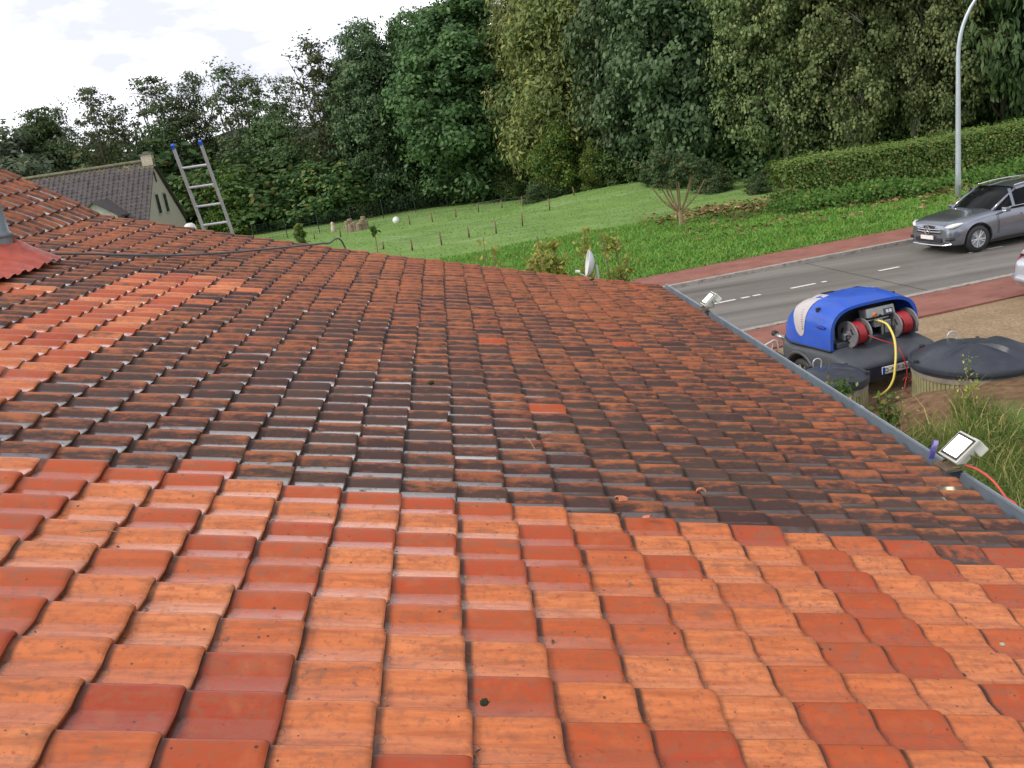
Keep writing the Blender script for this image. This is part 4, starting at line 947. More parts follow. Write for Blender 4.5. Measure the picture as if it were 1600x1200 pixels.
# ---- fence posts on the lawn, with wires
def ord_(k): return ['first', 'second', 'third', 'fourth', 'fifth', 'sixth', 'seventh', 'eighth', 'ninth', 'tenth', 'eleventh', 'twelfth', 'thirteenth', 'fourteenth'][k]
def posts(lst, rowname, hgt, r):
    bs = []
    proto_ = MB(); proto_.tube([(0, 0, -.1), (.01, 0, hgt*.5), (0, .01, hgt)], [r, r, r*.8], 7); me_ = None
    for k, (px, pb_, tp) in enumerate(lst):
        b = gp(px, pb_); z = ground_z(b[0], b[1]); h_ = None
        if me_ is None: o = proto_.build('fence_post', POSTM, smooth=True); me_ = o.data
        else: o = link_mesh('fence_post', me_)
        o.location = (b[0], b[1], z); o.rotation_euler = (.03*math.sin(k*3), .04*math.cos(k*5), 0)
        o.scale = (1, 1, tp*b[1]*1.02/FPX/hgt)
        tag(o, f'{ord_(k)} wooden post from the left in the {rowname}', 'fence post', f'posts of the {rowname}'); bs.append((b[0], b[1], z))
    return bs
near = posts([(600, 392, 12), (645, 395, 17), (691, 388, 21), (734, 376, 16), (776, 369, 20), (817, 356, 20), (860, 336, 18), (899, 322, 13)], 'nearer fence across the lawn', 1.0, .045)
farr = posts([(492, 376, 11), (533, 373, 15), (641, 353, 14), (676, 348, 15), (713, 342, 14), (748, 334, 13), (785, 329, 12), (818, 328, 15)], 'farther fence across the lawn', 1.0, .045)
def wires(bs, label, hs):
    m = MB()
    for a_, b2 in zip(bs[:-1], bs[1:]):
        for h_ in hs: m.tube([(a_[0], a_[1], a_[2]+h_), ((a_[0]+b2[0])/2, (a_[1]+b2[1])/2, (a_[2]+b2[2])/2+h_-.02), (b2[0], b2[1], b2[2]+h_)], .005, 4)
    tag(m.build('fence_wire', STEEL), label, 'fence wire')
wires(near, 'thin wire strung between the posts of the nearer fence', (.45, .7)); wires(farr, 'thin wire strung between the posts of the farther fence', (.4, .65))
# dark mesh fence at the edge of the wood
fb = [gp(400, 385), gp(450, 374), gp(500, 365.5), gp(550, 352), gp(600, 343), gp(650, 333), gp(700, 325)]
e = empty('mesh_fence', (float(fb[3][0]), float(fb[3][1]), 0)); tag(e, 'dark green wire mesh fence along the foot of the wood behind the lawn', 'fence')
GF = simple('green_fence_wire', (.03, .05, .035), .6, .2); m = MB()
for a_, b2 in zip(fb[:-1], fb[1:]):
    a_, b2 = Vector(a_), Vector(b2); nn_ = int((b2-a_).length/.3)
    for k in range(9): m.tube([a_+Vector((0, 0, .05+k*.18)), b2+Vector((0, 0, .05+k*.18))], .008, 3, False)
    for k in range(nn_): p = a_.lerp(b2, k/nn_); m.tube([p, p+Vector((0, 0, 1.5))], .008, 3, False)
m.build('mesh_panel', GF, e, world=True)
for p in fb: m = MB(); m.tube([p, (p[0], p[1], 1.65)], .035, 8); m.build('post', GF, e, world=True)
# ---- ring of stumps, ball, small things on the lawn
STM = simple('log_bark', (.24, .18, .12), .9, 0, .35, 5, .6); CUT = simple('cut_wood', (.42, .33, .22), .8, 0, .2, 8, .2)
for k, (px, py, hh) in enumerate(((545, 363, .75), (550, 364, .55), (556, 363, .62), (562, 362.5, .5), (568, 361, .72), (573, 360, .6), (549, 358, .7), (570, 356, .8))):
    b = gp(px, py); e = empty('tree_stump', (b[0], b[1], ground_z(b[0], b[1]))); m = MB(); m.tube([(0, 0, -.05), (.01, 0, hh*.5), (0, 0, hh)], [.24, .20, .19], 12, True); o = m.build('log', STM, e, True, auto=40)
    m = MB(); m.tube([(0, 0, hh+.001), (0, 0, hh+.012)], .17, 12); m.build('cut_face', CUT, e)
    tag(e, f'upright cut log, {ord_(k)} of the ring of stumps on the lawn' if k < 6 else f'{"taller" if k == 7 else "lower"} upright log at the back of the ring of stumps', 'tree stump', 'ring of upright logs')
b = gp(620, 350); m = MB(); m.lathe([(.001, -.28), (.12, -.25), (.22, -.16), (.28, 0), (.22, .16), (.12, .25), (.001, .28)], (0, 0, .27), 16); o = m.build('ball', simple('white_ball', (.78, .78, .76), .4), smooth=True); o.location = (b[0], b[1], 0); tag(o, 'white ball lying on the lawn before the dark wood', 'ball')
b = gp(522, 364); m = MB(); m.lathe([(.001, 0), (.16, 0), (.2, .25), (.13, .5), (.1, .55), (.14, .68), (.08, .8), (.001, .83)], (0, 0, 0), 12); o = m.build('garden_figure', simple('pale_stone_figure', (.5, .42, .33), .8), smooth=True); o.location = (b[0], b[1], 0); tag(o, 'small pale garden figure left of the ring of stumps', 'garden figure')
# saplings
def sapling(px, py, Y, hpx, label, key='lime', n=260, wide=.5, stem=.02, bare=.35, leaf=.10, name='sapling', seed=1):
    rng = np.random.default_rng(seed); p = at(px, py, Y); x, z0 = float(p[0]), float(p[2]); top = z0; h = top
    e = empty(name, (x, Y, 0)); m = MB(); tip = (rng.normal()*.06, rng.normal()*.06, h)
    m.tube(smooth([(0, 0, 0), (.03, 0, h*.5), tip]), [stem]*13, 6)
    C_ = []; 
    for _ in range(14):
        f_ = bare+(1-bare)*rng.random(); a_ = rng.random()*6.28; w_ = wide*(1.15-f_)*(.4+rng.random()*.6); en = (w_*math.cos(a_), w_*math.sin(a_), h*f_+w_*.8)
        m.tube([(0, 0, h*f_*.97), en], [stem*.4, stem*.15], 4)
        for __ in range(n//14): g2 = rng.random(); C_.append((en[0]*g2+rng.normal()*.06, en[1]*g2+rng.normal()*.06, h*f_+(en[2]-h*f_)*g2+rng.normal()*.06))
    m.build('stem', simple('sapling_stem', (.20, .16, .09), .8), e)
    C_ = np.array(C_); nn2 = rng.normal(size=C_.shape)+np.array([0, 0, .6]); v, q, a = leaves(C_, nn2, leaf, rng, rng.random(len(C_)), 1.9, .4)
    link_mesh('leaves', np_mesh('leaves', v, q, LM[key], {'lv': a}), e); tag(e, label, 'sapling' if name == 'sapling' else 'weed', 'young plants behind the far verge of the roof'); return e
WEED = leaf_mat('weed_leaf', (.20, .26, .06), (.40, .42, .10), (.60, .50, .12), .35); LM['weed'] = WEED
sapling(466, 352, 40, 0, 'young tree with yellowish leaves just over the roof edge left of the lawn', 'lime', 150, .7, .03, .55, .16, seed=1)
sapling(583, 357, 46, 0, 'thin sapling with a tuft of yellow leaves on the lawn', 'lime', 70, .5, .035, .75, .14, seed=2)
sapling(745, 372, 16.72, 0, 'upright yellowish weed stalk left of the bamboo-like clump', 'weed', 110, .22, .010, .35, .05, 'tall_weed', seed=3)
sapling(772, 388, 15.84, 0, 'thin pale weed stalk second from the left behind the verge', 'weed', 90, .2, .009, .3, .05, 'tall_weed', seed=4)
sapling(842, 368, 15.84, 0, 'pointed brownish green plant left of the leafy clump', 'weed', 420, .34, .016, .45, .055, 'tall_weed', seed=5)
sapling(862, 388, 14.96, 0, 'wide leafy yellow-green clump behind the verge', 'weed', 900, .75, .014, .45, .055, 'tall_weed', seed=6)
sapling(835, 400, 14.52, 0, 'low leafy shoots at the left of the yellow-green clump', 'weed', 500, .5, .014, .5, .055, 'tall_weed', seed=16)
sapling(911, 356, 14.96, 0, 'tall golden stalk just left of the white dish', 'weed', 260, .26, .010, .5, .05, 'tall_weed', seed=7)
sapling(946, 358, 14.96, 0, 'tall golden stalk right of the white dish', 'weed', 300, .26, .010, .5, .05, 'tall_weed', seed=8)
sapling(964, 372, 14.96, 0, 'yellowing stalk second to the right of the white dish', 'weed', 280, .26, .010, .5, .05, 'tall_weed', seed=9)
sapling(980, 402, 14.96, 0, 'short yellowing weed at the right of the golden stalks', 'weed', 220, .28, .010, .5, .05, 'tall_weed', seed=10)
# ---- edge-on white dish
dpos = at(927, 410, 14.6); e = empty('satellite_dish', (float(dpos[0]), 14.6, 0)); tag(e, 'white dish with a shaded hollow seen edge-on behind the far verge among the weeds', 'satellite dish')
m = MB(); zc = float(dpos[2]); R_ = .27; rings = []
axis = Vector((-.97, .05, .22)).normalized(); u_ = axis.cross(Vector((0, 0, 1))).normalized(); v_ = axis.cross(u_)
for r_, dd in [(a__*.84, b__) for a__, b__ in ((.02, .0), (.12, .018), (.20, .05), (.25, .085), (.272, .11), (.28, .108), (.27, .095), (.255, .07), (.21, .035), (.12, .0), (.02, -.018))]:
    rings.append([Vector((0, 0, zc-.02))+axis*dd+u_*r_*math.cos(2*math.pi*k/28)+v_*r_*math.sin(2*math.pi*k/28) for k in range(28)])
m.loft(rings); m.build('dish', simple('dish_white', (.62, .64, .68), .35, 0, .08), e, True)
m = MB(); rings = [[Vector((0, 0, zc-.02))+axis*dd+u_*r_*math.cos(2*math.pi*k/24)+v_*r_*math.sin(2*math.pi*k/24) for k in range(24)] for r_, dd in ((.01, .006), (.10, .024), (.155, .050))]
m.loft(rings); m.build('shaded_face', RUB, e, True)  # black disc paints the shade inside the dish's hollow
m = MB(); m.tube([(0.05, 0, 0), (.05, 0, zc-.05)], .022, 8); m.tube([Vector((.03, 0, zc-.22)), Vector((-.02, -.02, zc-.30)), Vector((0, 0, zc-.02))+axis*.3-v_*.16*(-1)], .012, 6); m.build('mast', simple('dish_mast', (.55, .55, .52), .5), e)
m = MB(); c_ = Vector((0, 0, zc-.02))+axis*.3+v_*.16; m.tube([c_, c_-axis*.08], .03, 10); m.build('receiver', WHITEP, e)
# ---- pruned tree on the lawn
b = gp(1065, 361); pz = ground_z(b[0], b[1]); e = empty('pruned_tree', (b[0], b[1], pz)); tag(e, 'small pollarded fruit tree with bare orange limbs standing on the lawn', 'tree')
rng = np.random.default_rng(77); m = MB(); m.tube(smooth([(0, 0, -.1), (.03, 0, .35), (0, 0, .75)]), [.15, .13, .12, .11, .11, .11, .11, .11, .11, .11, .11, .11, .12], 10)
C_ = []
for a_, l_, z_ in ((2.9, 1.25, 1.5), (2.3, .9, 1.9), (3.6, .9, 1.3), (.6, 1.0, 1.7), (.1, 1.3, 1.35), (1.5, .5, 2.0), (4.6, .9, 1.5), (5.4, .8, 1.7), (3.1, .5, 2.0)):
    en = (l_*math.cos(a_), l_*math.sin(a_)*.7, .6+z_); md = (en[0]*.55, en[1]*.55, .6+z_*.40)
    m.tube(smooth([(0, 0, .6), md, en]), list(np.linspace(.05, .022, 13)), 7)
    for _ in range(6):
        t2 = (en[0]+rng.normal()*.3, en[1]+rng.normal()*.25, en[2]+.2+rng.random()*.5); m.tube([en, t2], [.02, .006], 4)
        for __ in range(48): g2 = .1+1.0*rng.random(); C_.append([en[i]+(t2[i]-en[i])*g2+rng.normal()*.10 for i in range(3)])
m.build('trunk', simple('orange_bark', (.27, .20, .11), .85, 0, .35, 7, .5), e, True)
C_ = np.array(C_); v, q, a = leaves(C_, rng.normal(size=C_.shape)+np.array([0, 0, .5]), .10, rng, rng.random(len(C_)), 1.8); link_mesh('crown', np_mesh('crown', v, q, LM['ivy'], {'lv': a}), e)
# ------------------------------------------------------------ vehicles and machinery
def carpaint(name, col, metal=.6, rough=.28):
    t = NT(name); oc = t.coord(); t.P(col=t.ramp(t.noise(oc, 3, 5), [(.3, [x*.94 for x in col]), (.7, [x*1.04 for x in col])]), metal=metal, rough=rough, coat=.8, coatr=.06); return t.m
GLASSD = simple('tinted_glass', (.006, .007, .008), .08, 0, .05, 3, spec=.12)
CHROME = simple('chrome', (.65, .66, .68), .15, .95, .05)
def wheel(name, parent, x, y, r, wdt, side, rimm):
    m = MB(); prof = [(r*.66, -wdt/2), (r*.92, -wdt/2), (r, -wdt*.36), (r, wdt*.36), (r*.92, wdt/2), (r*.66, wdt/2), (r*.64, 0)]
    seg = 32; rings = [[(x+rr*math.cos(2*math.pi*k/seg), y+yy_, r+rr*math.sin(2*math.pi*k/seg)) for k in range(seg)] for rr, yy_ in prof+[prof[0]]]
    m.loft(rings, True, False, False); w_ = m.build(name, RUB, parent, True, auto=50)
    m = MB(); o_ = y+side*wdt*.38
    rings = [[(x+rr*math.cos(2*math.pi*k/seg), yy_, r+rr*math.sin(2*math.pi*k/seg)) for k in range(seg)] for rr, yy_ in ((r*.68, o_+side*.01), (r*.63, o_), (r*.60, o_-side*.10), (r*.05, o_-side*.11))]
    m.loft(rings, True, False, False)
    for k in range(10):
        a_ = 2*math.pi*k/10+(.13 if k % 2 else -.13); c0 = Vector((x, o_, r)); d = Vector((math.cos(a_), 0, math.sin(a_)))
        m.tube([c0+d*r*.08, c0+d*r*.64], [r*.055, r*.045], 6)
    m.tube([(x, o_-side*.02, r), (x, o_+side*.012, r)], r*.13, 12)
    m.build('rim', rimm, w_, True, auto=40); return w_
def car(name, loc, rz, paint, dark, st, gh, L_, wb, fo, label, cat, glassm=GLASSD, rails=True):
    e = empty(name, loc, rz); tag(e, label, cat)
    def ring(x, hw, z0, zs, zt, hwt): 
        h = [(0, z0), (hw*.80, z0), (hw*.93, z0+.03), (hw*.985, z0+.14), (hw, z0+(zs-z0)*.45), (hw*.992, z0+(zs-z0)*.72), (hw*.97, zs-.02), (hw*.93, zs+.015), (hwt, zt-.025), (hwt*.6, zt-.004), (0, zt)]
        return [(x, y, z) for y, z in h]+[(x, -y, z) for y, z in h[-2:0:-1]]
    m = MB(); m.loft([ring(L_/2-s[0], *s[1:]) for s in st]); b = m.build('body', paint, None, True)
    mod = b.modifiers.new('s', 'SUBSURF'); mod.levels = mod.render_levels = 2
    cut = MB(); 
    for wx in (L_/2-fo, L_/2-fo-wb):
        for s_ in (-1, 1): cut.tube([(wx, s_*.62, .385), (wx, s_*1.2, .385)], .435, 32)
    c_ = cut.build('cutter', paint); bo = b.modifiers.new('b', 'BOOLEAN'); bo.object = c_; bo.operation = 'DIFFERENCE'; bo.solver = 'EXACT'
    dg = bpy.context.evaluated_depsgraph_get(); dg.update(); me = bpy.data.meshes.new_from_object(b.evaluated_get(dg))
    bpy.data.objects.remove(b); bpy.data.objects.remove(c_); me.set_sharp_from_angle(angle=math.radians(35)); link_mesh('body', me, e)
    # cabin
    def gr(x, zb, zt, hb, ht): return [(x, hb, zb), (x, (hb*.55+ht*.45), zb+(zt-zb)*.5), (x, ht, zt-.05), (x, ht*.86, zt-.008), (x, 0, zt+.012), (x, -ht*.86, zt-.008), (x, -ht, zt-.05), (x, -(hb*.55+ht*.45), zb+(zt-zb)*.5), (x, -hb, zb)]
    m = MB(); m.loft([gr(L_/2-g[0], *g[1:]) for g in gh]); m.build('window_glass', glassm, e, True, auto=35)
    m = MB(); top = [g for g in gh if g[2] > max(q[2] for q in gh)-.11]
    rings = []
    for g in top:
        x = L_/2-g[0]; ht = g[4]; z = g[2]; rings.append([(x, ht+.012, z-.07), (x, ht+.004, z-.02), (x, ht*.86, z+.006), (x, 0, z+.028), (x, -ht*.86, z+.006), (x, -ht-.004, z-.02), (x, -ht-.012, z-.07)])
    m.loft(rings, False, False, False); rf_ = m.build('roof', dark, e, True)
    for s_ in (-1, 1):
        m = MB(); a_, b_ = gh[0], top[0]
        pl = [(L_/2-g[0], s_*(g[4]+.005), g[2]-.03) for g in gh if g[0] <= top[0][0]+.01]; m.tube(pl, [.05]+[.035]*(len(pl)-1), 8); m.build('pillar', paint, e, True); m = MB()
        pl = [(L_/2-g[0], s_*(g[4]+.005), g[2]-.03) for g in gh if g[0] >= top[-1][0]-.01]; m.tube(pl, [.035]+[.06]*(len(pl)-1), 8); m.build('pillar', paint, e, True)
        for xx in (wb*.40, wb*.86):
            g0 = min(top, key=lambda g: abs(g[0]-(fo+xx))); m = MB(); m.box((L_/2-fo-xx, s_*(g0[3]*.5+g0[4]*.5+.012), (g0[1]+g0[2])/2), (.09, .02, g0[2]-g0[1]), rx=s_*math.atan2(g0[3]-g0[4], g0[2]-g0[1])); m.build('door_pillar', dark, e)
        if rails:
            m = MB(); m.tube([(L_/2-g[0], s_*(g[4]-.02), g[2]+.045) for g in top], .018, 8); m.build('roof_rail', CHROME, e, True)
        m = MB(); m.tube([(L_/2-g[0], s_*(g[3]+.012), g[1]+.012) for g in gh[1:-1]], .011, 6); m.build('window_trim', CHROME, e, True)
        for sx_, nm in ((L_/2-fo, 'wheel'), (L_/2-fo-wb, 'wheel')): wheel(nm, e, sx_, s_*.80, .37, .24, s_, ALU)
        m = MB(); m.box((L_/2-fo-.78, s_*1.02, 1.06), (.16, .20, .13)); mi_ = m.build('mirror', dark, e, bevel=.03)
        m = MB()
        for xx in (.62, 1.62, 2.55): m.tube([(L_/2-fo-xx, s_*.957, .42), (L_/2-fo-xx, s_*.962, .75), (L_/2-fo-xx+.03, s_*.94, 1.0)], .006, 5)
        m.build('door_gap', RUB, e)
        for xx in (1.45, 2.42): m = MB(); m.box((L_/2-fo-xx, s_*.965, .86), (.17, .03, .03)); m.build('door_handle', CHROME, e, bevel=.008)
    m = MB(); m.box((L_/2-fo-wb/2, 0, .30), (wb-.9, 1.6, .22)); m.build('underbody', RUB, e)
    return e
# grey SUV driving left
ST = [(0.0, .66, .40, .60, .74, .56), (.03, .74, .32, .66, .84, .66), (.14, .84, .25, .74, .93, .76), (.36, .915, .23, .82, .985, .79), (.75, .94, .23, .90, 1.03, .80), (1.2, .945, .23, .95, 1.075, .80), (1.6, .945, .24, .99, 1.10, .80), (2.6, .945, .24, 1.01, 1.10, .80), (3.8, .945, .25, 1.04, 1.12, .80), (4.3, .92, .29, 1.04, 1.12, .78), (4.58, .85, .35, .98, 1.06, .70), (4.66, .74, .44, .88, .96, .60)]
GH = [(1.42, 1.05, 1.075, .80, .76), (1.80, 1.07, 1.34, .86, .74), (2.22, 1.08, 1.575, .875, .68), (2.7, 1.08, 1.625, .875, .665), (3.3, 1.09, 1.63, .875, .655), (3.9, 1.10, 1.60, .865, .64), (4.25, 1.11, 1.47, .84, .64), (4.52, 1.10, 1.14, .78, .66)]
wf = gp(1527, 394); L_, fo = 4.66, .86
t0 = (np.array(wf[:2])-RO) @ RT; n0 = (np.array(wf[:2])-RO) @ RN
ctr = rd(t0+(L_/2-fo), n0+.86, .01)
PG = carpaint('grey_metallic', (.24, .26, .31), .75, .20)
suv = car('grey_suv', ctr, RA+math.pi, PG, PG, ST, GH, L_, 2.87, fo, 'dark grey metallic car driving along the road beside the lamp post', 'car')
xf = L_/2
def patch(name, pts, mat, parent, th=.012):
    m = MB(); P_ = [Vector(p) for p in pts]; n_ = (P_[1]-P_[0]).cross(P_[-1]-P_[0]).normalized()
    if n_.x < 0: n_ = -n_
    m.loft([[p-n_*.03 for p in P_], [p+n_*th for p in P_]]); return m.build(name, mat, parent, bevel=.004)
gl = patch('grille', [(xf-.055, .50, .78), (xf-.02, .50, .60), (xf+.0, 0, .57), (xf-.02, -.50, .60), (xf-.055, -.50, .78), (xf-.03, 0, .82)], RUB, suv, .022)
m = MB()
for zz_ in (.655, .725): m.tube([(xf-.01, .46, zz_), (xf+.035, .2, zz_), (xf+.045, 0, zz_), (xf+.035, -.2, zz_), (xf-.01, -.46, zz_)], .014, 6)
m.build('grille_bar', CHROME, gl)
m = MB(); P_ = [(xf+.055, .105*math.cos(a_), .69+.105*math.sin(a_)) for a_ in np.linspace(0, 2*math.pi, 25)]; m.tube(P_, .010, 6, False)
for k in range(3): a_ = math.pi/2+k*2*math.pi/3; m.tube([(xf+.055, 0, .69), (xf+.055, .1*math.cos(a_), .69+.1*math.sin(a_))], [.014, .005], 5)
m.build('emblem', CHROME, gl)
for s_ in (-1, 1):
    m = MB(); rings = []
    for k, (dx, y, z, hh) in enumerate(((.07, .55, .775, .030), (.085, .66, .79, .055), (.13, .775, .815, .066), (.23, .865, .85, .050), (.36, .905, .885, .014))):
        c_ = Vector((xf-dx, s_*y, z)); rings.append([c_+Vector((.035*(1-k*.12), s_*.025, -hh)), c_+Vector((.045*(1-k*.12), s_*.035, hh*.2)), c_+Vector((-.0, 0, hh)), c_+Vector((-.09, -s_*.07, 0))])
    m.loft(rings); h_ = m.build('headlight', simple('headlight_glass', (.78, .80, .82), .12, .2, .05, coat=1), suv, True)
    m = MB(); m.tube([(xf-.02, s_*.66, .47), (xf-.06, s_*.76, .46), (xf-.16, s_*.85, .47)], [.045, .06, .03], 8); m.build('air_intake', RUB, suv)
m = MB(); m.box((xf+.0, 0, .43), (.06, 1.05, .12)); m.build('lower_intake', RUB, suv, bevel=.02)
m = MB(); m.tube([(xf-.10, .78, .33), (xf+.015, .6, .30), (xf+.045, .25, .29), (xf+.045, -.25, .29), (xf+.015, -.6, .30), (xf-.10, -.78, .33)], .022, 8); m.build('bumper_trim', CHROME, suv)
m = MB(); m.box((xf+.055, 0, .50), (.02, .50, .11)); m.build('number_plate', simple('plate_white', (.75, .70, .70), .5), suv)
m = MB(); m.tube([(xf-1.50, .3, 1.095), (xf-1.72, -.35, 1.235)], .012, 5); m.build('wiper', RUB, suv)
# silver hatchback, only its rear corner shows
ST2 = [(0, .60, .40, .56, .66, .5), (.05, .72, .3, .62, .76, .6), (.3, .82, .22, .74, .88, .7), (1.0, .85, .2, .86, .98, .72), (1.5, .85, .2, .90, 1.0, .72), (2.6, .85, .2, .93, 1.02, .72), (3.5, .85, .22, .95, 1.03, .72), (3.9, .82, .26, .93, 1.0, .68), (4.08, .76, .32, .82, .9, .6), (4.12, .66, .42, .70, .78, .5)]
GH2 = [(1.1, .95, .975, .72, .68), (1.5, .97, 1.25, .76, .64), (1.9, .98, 1.43, .775, .60), (2.6, .99, 1.47, .775, .59), (3.3, 1.0, 1.44, .765, .58), (3.72, 1.0, 1.30, .74, .58), (3.98, .98, 1.02, .70, .60)]
PS = carpaint('silver_metallic', (.52, .54, .60), .5, .3)
L2 = 4.12; bc = gp(1589, 478, .3); tb = (np.array(bc[:2])-RO) @ RT; nb = (np.array(bc[:2])-RO) @ RN
sv = car('silver_car', rd(tb+1.15+L2/2, nb+.62, .0), RA, PS, PS, ST2, GH2, L2, 2.5, .8, 'silver car parked on the sandy yard, only its rear corner in view', 'car', rails=False)
for s_ in (-1, 1):
    m = MB(); m.loft([[(-L2/2+a_, s_*(b_), z_), (-L2/2+a_+.10, s_*(b_+.05), z_), (-L2/2+a_+.14, s_*(b_-.03), z_)] for a_, b_, z_ in ((.02, .70, .62), (.03, .71, .75), (.10, .68, .92), (.2, .645, 1.15))]); m.build('tail_light', simple('tail_red', (.35, .02, .03), .2, 0, .1, coat=.8), sv)
m = MB(); m.tube([(-L2/2+.12, -.79, .50), (-L2/2-.02, -.55, .50), (-L2/2-.05, 0, .50), (-L2/2-.02, .55, .50), (-L2/2+.12, .79, .50)], .075, 10); m.build('bumper', PS, sv, True)

# ---- pressure washer trailer
TB = simple('blue_moulding', (.014, .085, .52), .42, 0, .16, 2.5, .10, coat=.25, dirt=(.045, .10, .36))
TG = simple('anthracite_moulding', (.055, .062, .075), .48, 0, .14, 3, .12)
TD = simple('dark_interior', (.02, .021, .025), .5, 0, .2, 6)
TS = simple('silver_decal', (.50, .46, .48), .45, .1, .06, 8)
TSC = 1.0
tr = empty('pressure_washer_trailer', (6.80, 12.80, 0), math.radians(12)); tr.scale = (1.13, 1.06, .96); tag(tr, 'blue and anthracite pressure washer trailer with red hose reels on the sandy yard', 'trailer')
HWD = .76
def sring(y, hw, z0, z1, n=26, p=3.8):
    """open section from left foot over the top to right foot"""
    out = []
    for k in range(n+1):
        a_ = math.pi*(1-k/n); c_, s_ = math.cos(a_), math.sin(a_)
        x = hw*abs(c_)**(2/p)*(1 if c_ > 0 else -1); z = z0+(z1-z0)*abs(s_)**(2/p); out.append((x, y, z))
    return out
def hood_dim(f_):   # f_: 0 rear .. 1 front
    y = .50+f_*1.62; top = 1.56+.08*math.sin(min(1, f_*2.4)*math.pi*.5) if f_ < .42 else 1.64-.70*((f_-.42)/.58)**2.2
    hw = .765 if f_ < .5 else .765-.30*((f_-.5)/.5)**2.4; z0 = .78-.10*math.sin(f_*math.pi)*0+.06*(1-f_)
    return y, hw, z0-(.0), top
m = MB(); FS = [0, .04, .12, .22, .34, .46, .58, .70, .80, .88, .94, .98, 1.0]
rings = [sring(*hood_dim(f_)) for f_ in FS]
inner = []
for f_ in (.0, .04, .12, .3): y, hw, z0, z1 = hood_dim(f_); inner.append(sring(y, hw-.05, z0, z1-.05))
m.loft(rings, False, False, False); m.loft([rings[0], inner[0]], False, False, False); m.loft(inner, False, False, False)
b_ = len(m.v); m.add(rings[-1], [tuple(range(len(rings[-1])))]); hood = m.build('hood', TB, tr, True, auto=50)
# silver decal strips following the hood surface
def hpt(f_, k_, off):
    y, hw, z0, z1 = hood_dim(f_); a_ = math.pi*(1-k_); c_, s_ = math.cos(a_), math.sin(a_); p = 3.8
    x = hw*abs(c_)**(2/p)*(1 if c_ > 0 else -1); z = z0+(z1-z0)*abs(s_)**(2/p); v_ = Vector((x, 0, z-(z0+z1)*.5)).normalized(); return Vector((x, y, z))+v_*off
for s_ in (0, 1):
    m = MB(); rings = []
    for i in range(15):
        zf_ = .20+.79*(i/14); k_ = math.asin(zf_**1.9)/math.pi; f0 = .46+.08*(i/14); wdt = .055+.10*(i/14)**1.1; wdt *= .35 if i == 0 else (.8 if i == 1 else 1); kk = k_ if s_ == 0 else 1-k_
        rings.append([hpt(f0-wdt+j*wdt/3, kk, .006) for j in range(7)])
    m.loft(rings, False, False, False); dc = m.build('silver_strip', TS, hood, True)
    if s_ == 0:
        m = MB()
        for i in range(9):
            kk = math.asin((.35+.05*i)**1.9)/math.pi; c0, c1 = hpt(.415+.006*i, kk, .009), hpt(.415+.006*i, kk+.008, .009); c2, c3 = hpt(.44+.006*i, kk+.008, .009), hpt(.44+.006*i, kk+.002*(i % 3), .009); m.add([c0, c1, c2, c3], [(0, 1, 2, 3)])
        m.build('lettering', simple('grey_lettering', (.20, .19, .21), .5), dc)
m = MB(); c_ = hpt(.50, .47, .004); m.box((c_.x, c_.y, c_.z+.004), (.20, .07, .012)); m.build('air_slot', RUB, hood)
m = MB(); c_ = hpt(.14, .075, .0); m.tube([(c_.x-.004, c_.y-.10, c_.z+.03), (c_.x-.006, c_.y, c_.z+.035), (c_.x-.004, c_.y+.10, c_.z+.03)], [.018, .03, .018], 8); m.build('grip_recess', simple('blue_shadow_grip', (.006, .03, .30), .5), hood)
# tub
def tring(y, hw, z0, zt, p=5): 
    out = []; n = 36
    for k in range(n):
        a_ = 2*math.pi*k/n; c_, s_ = math.cos(a_), math.sin(a_); out.append((hw*abs(c_)**(2/p)*(1 if c_ > 0 else -1), y, (z0+zt)/2+(zt-z0)/2*abs(s_)**(2/p)*(1 if s_ > 0 else -1)))
    return out
m = MB(); m.loft([tring(*a_) for a_ in ((-.02, .70, .42, .60), (.0, .76, .34, .66), (.05, .79, .32, .72), (.22, .80, .32, .80), (.50, .80, .32, .865), (1.0, .80, .32, .85), (1.5, .79, .32, .80), (1.85, .72, .34, .76), (2.08, .58, .38, .78), (2.18, .44, .46, .76), (2.20, .36, .52, .70))])
tub = m.build('tub', TG, tr, True, auto=50)
c_ = MB()
for s_ in (-1, 1): c_.tube([(s_*.5, 1.25, .30), (s_*1.1, 1.25, .30)], .34, 32)
cu = c_.build('cutter', TG); cu.parent = tr; bo = tub.modifiers.new('b', 'BOOLEAN'); bo.object = cu; bo.solver = 'EXACT'
dg = bpy.context.evaluated_depsgraph_get(); dg.update(); me = bpy.data.meshes.new_from_object(tub.evaluated_get(dg)); nmod = tub.modifiers.remove(bo); tub.data = me; bpy.data.objects.remove(cu)
for s_ in (-1, 1):
    m = MB(); m.tube([(s_*.80, 1.25+.37*math.cos(a_), .30+.37*math.sin(a_)) for a_ in np.linspace(.0, math.pi, 15)], .035, 8); m.build('mudguard', TG, tub, True)
    # wheels
    w_ = wheel('wheel', tr, 0, 0, .27, .17, s_, STEEL); 
    for o in [w_]+list(w_.children): o.data.transform(Matrix.Translation((s_*.70, 1.25, 0)) @ Matrix.Rotation(math.radians(-90), 4, 'Z')) if s_ > 0 else o.data.transform(Matrix.Translation((s_*.70, 1.25, 0)) @ Matrix.Rotation(math.radians(-90), 4, 'Z'))
    m = MB(); m.box((s_*.785, 1.95, .56), (.015, .05, .035)); m.build('side_reflector', simple('orange_reflector', (.55, .12, .02), .3), tub)
    m = MB(); m.box((s_*.62, -.018, .52), (.16, .03, .09)); m.build('tail_light', simple('red_tail_lens', (.30, .02, .02), .25), tub, bevel=.01)
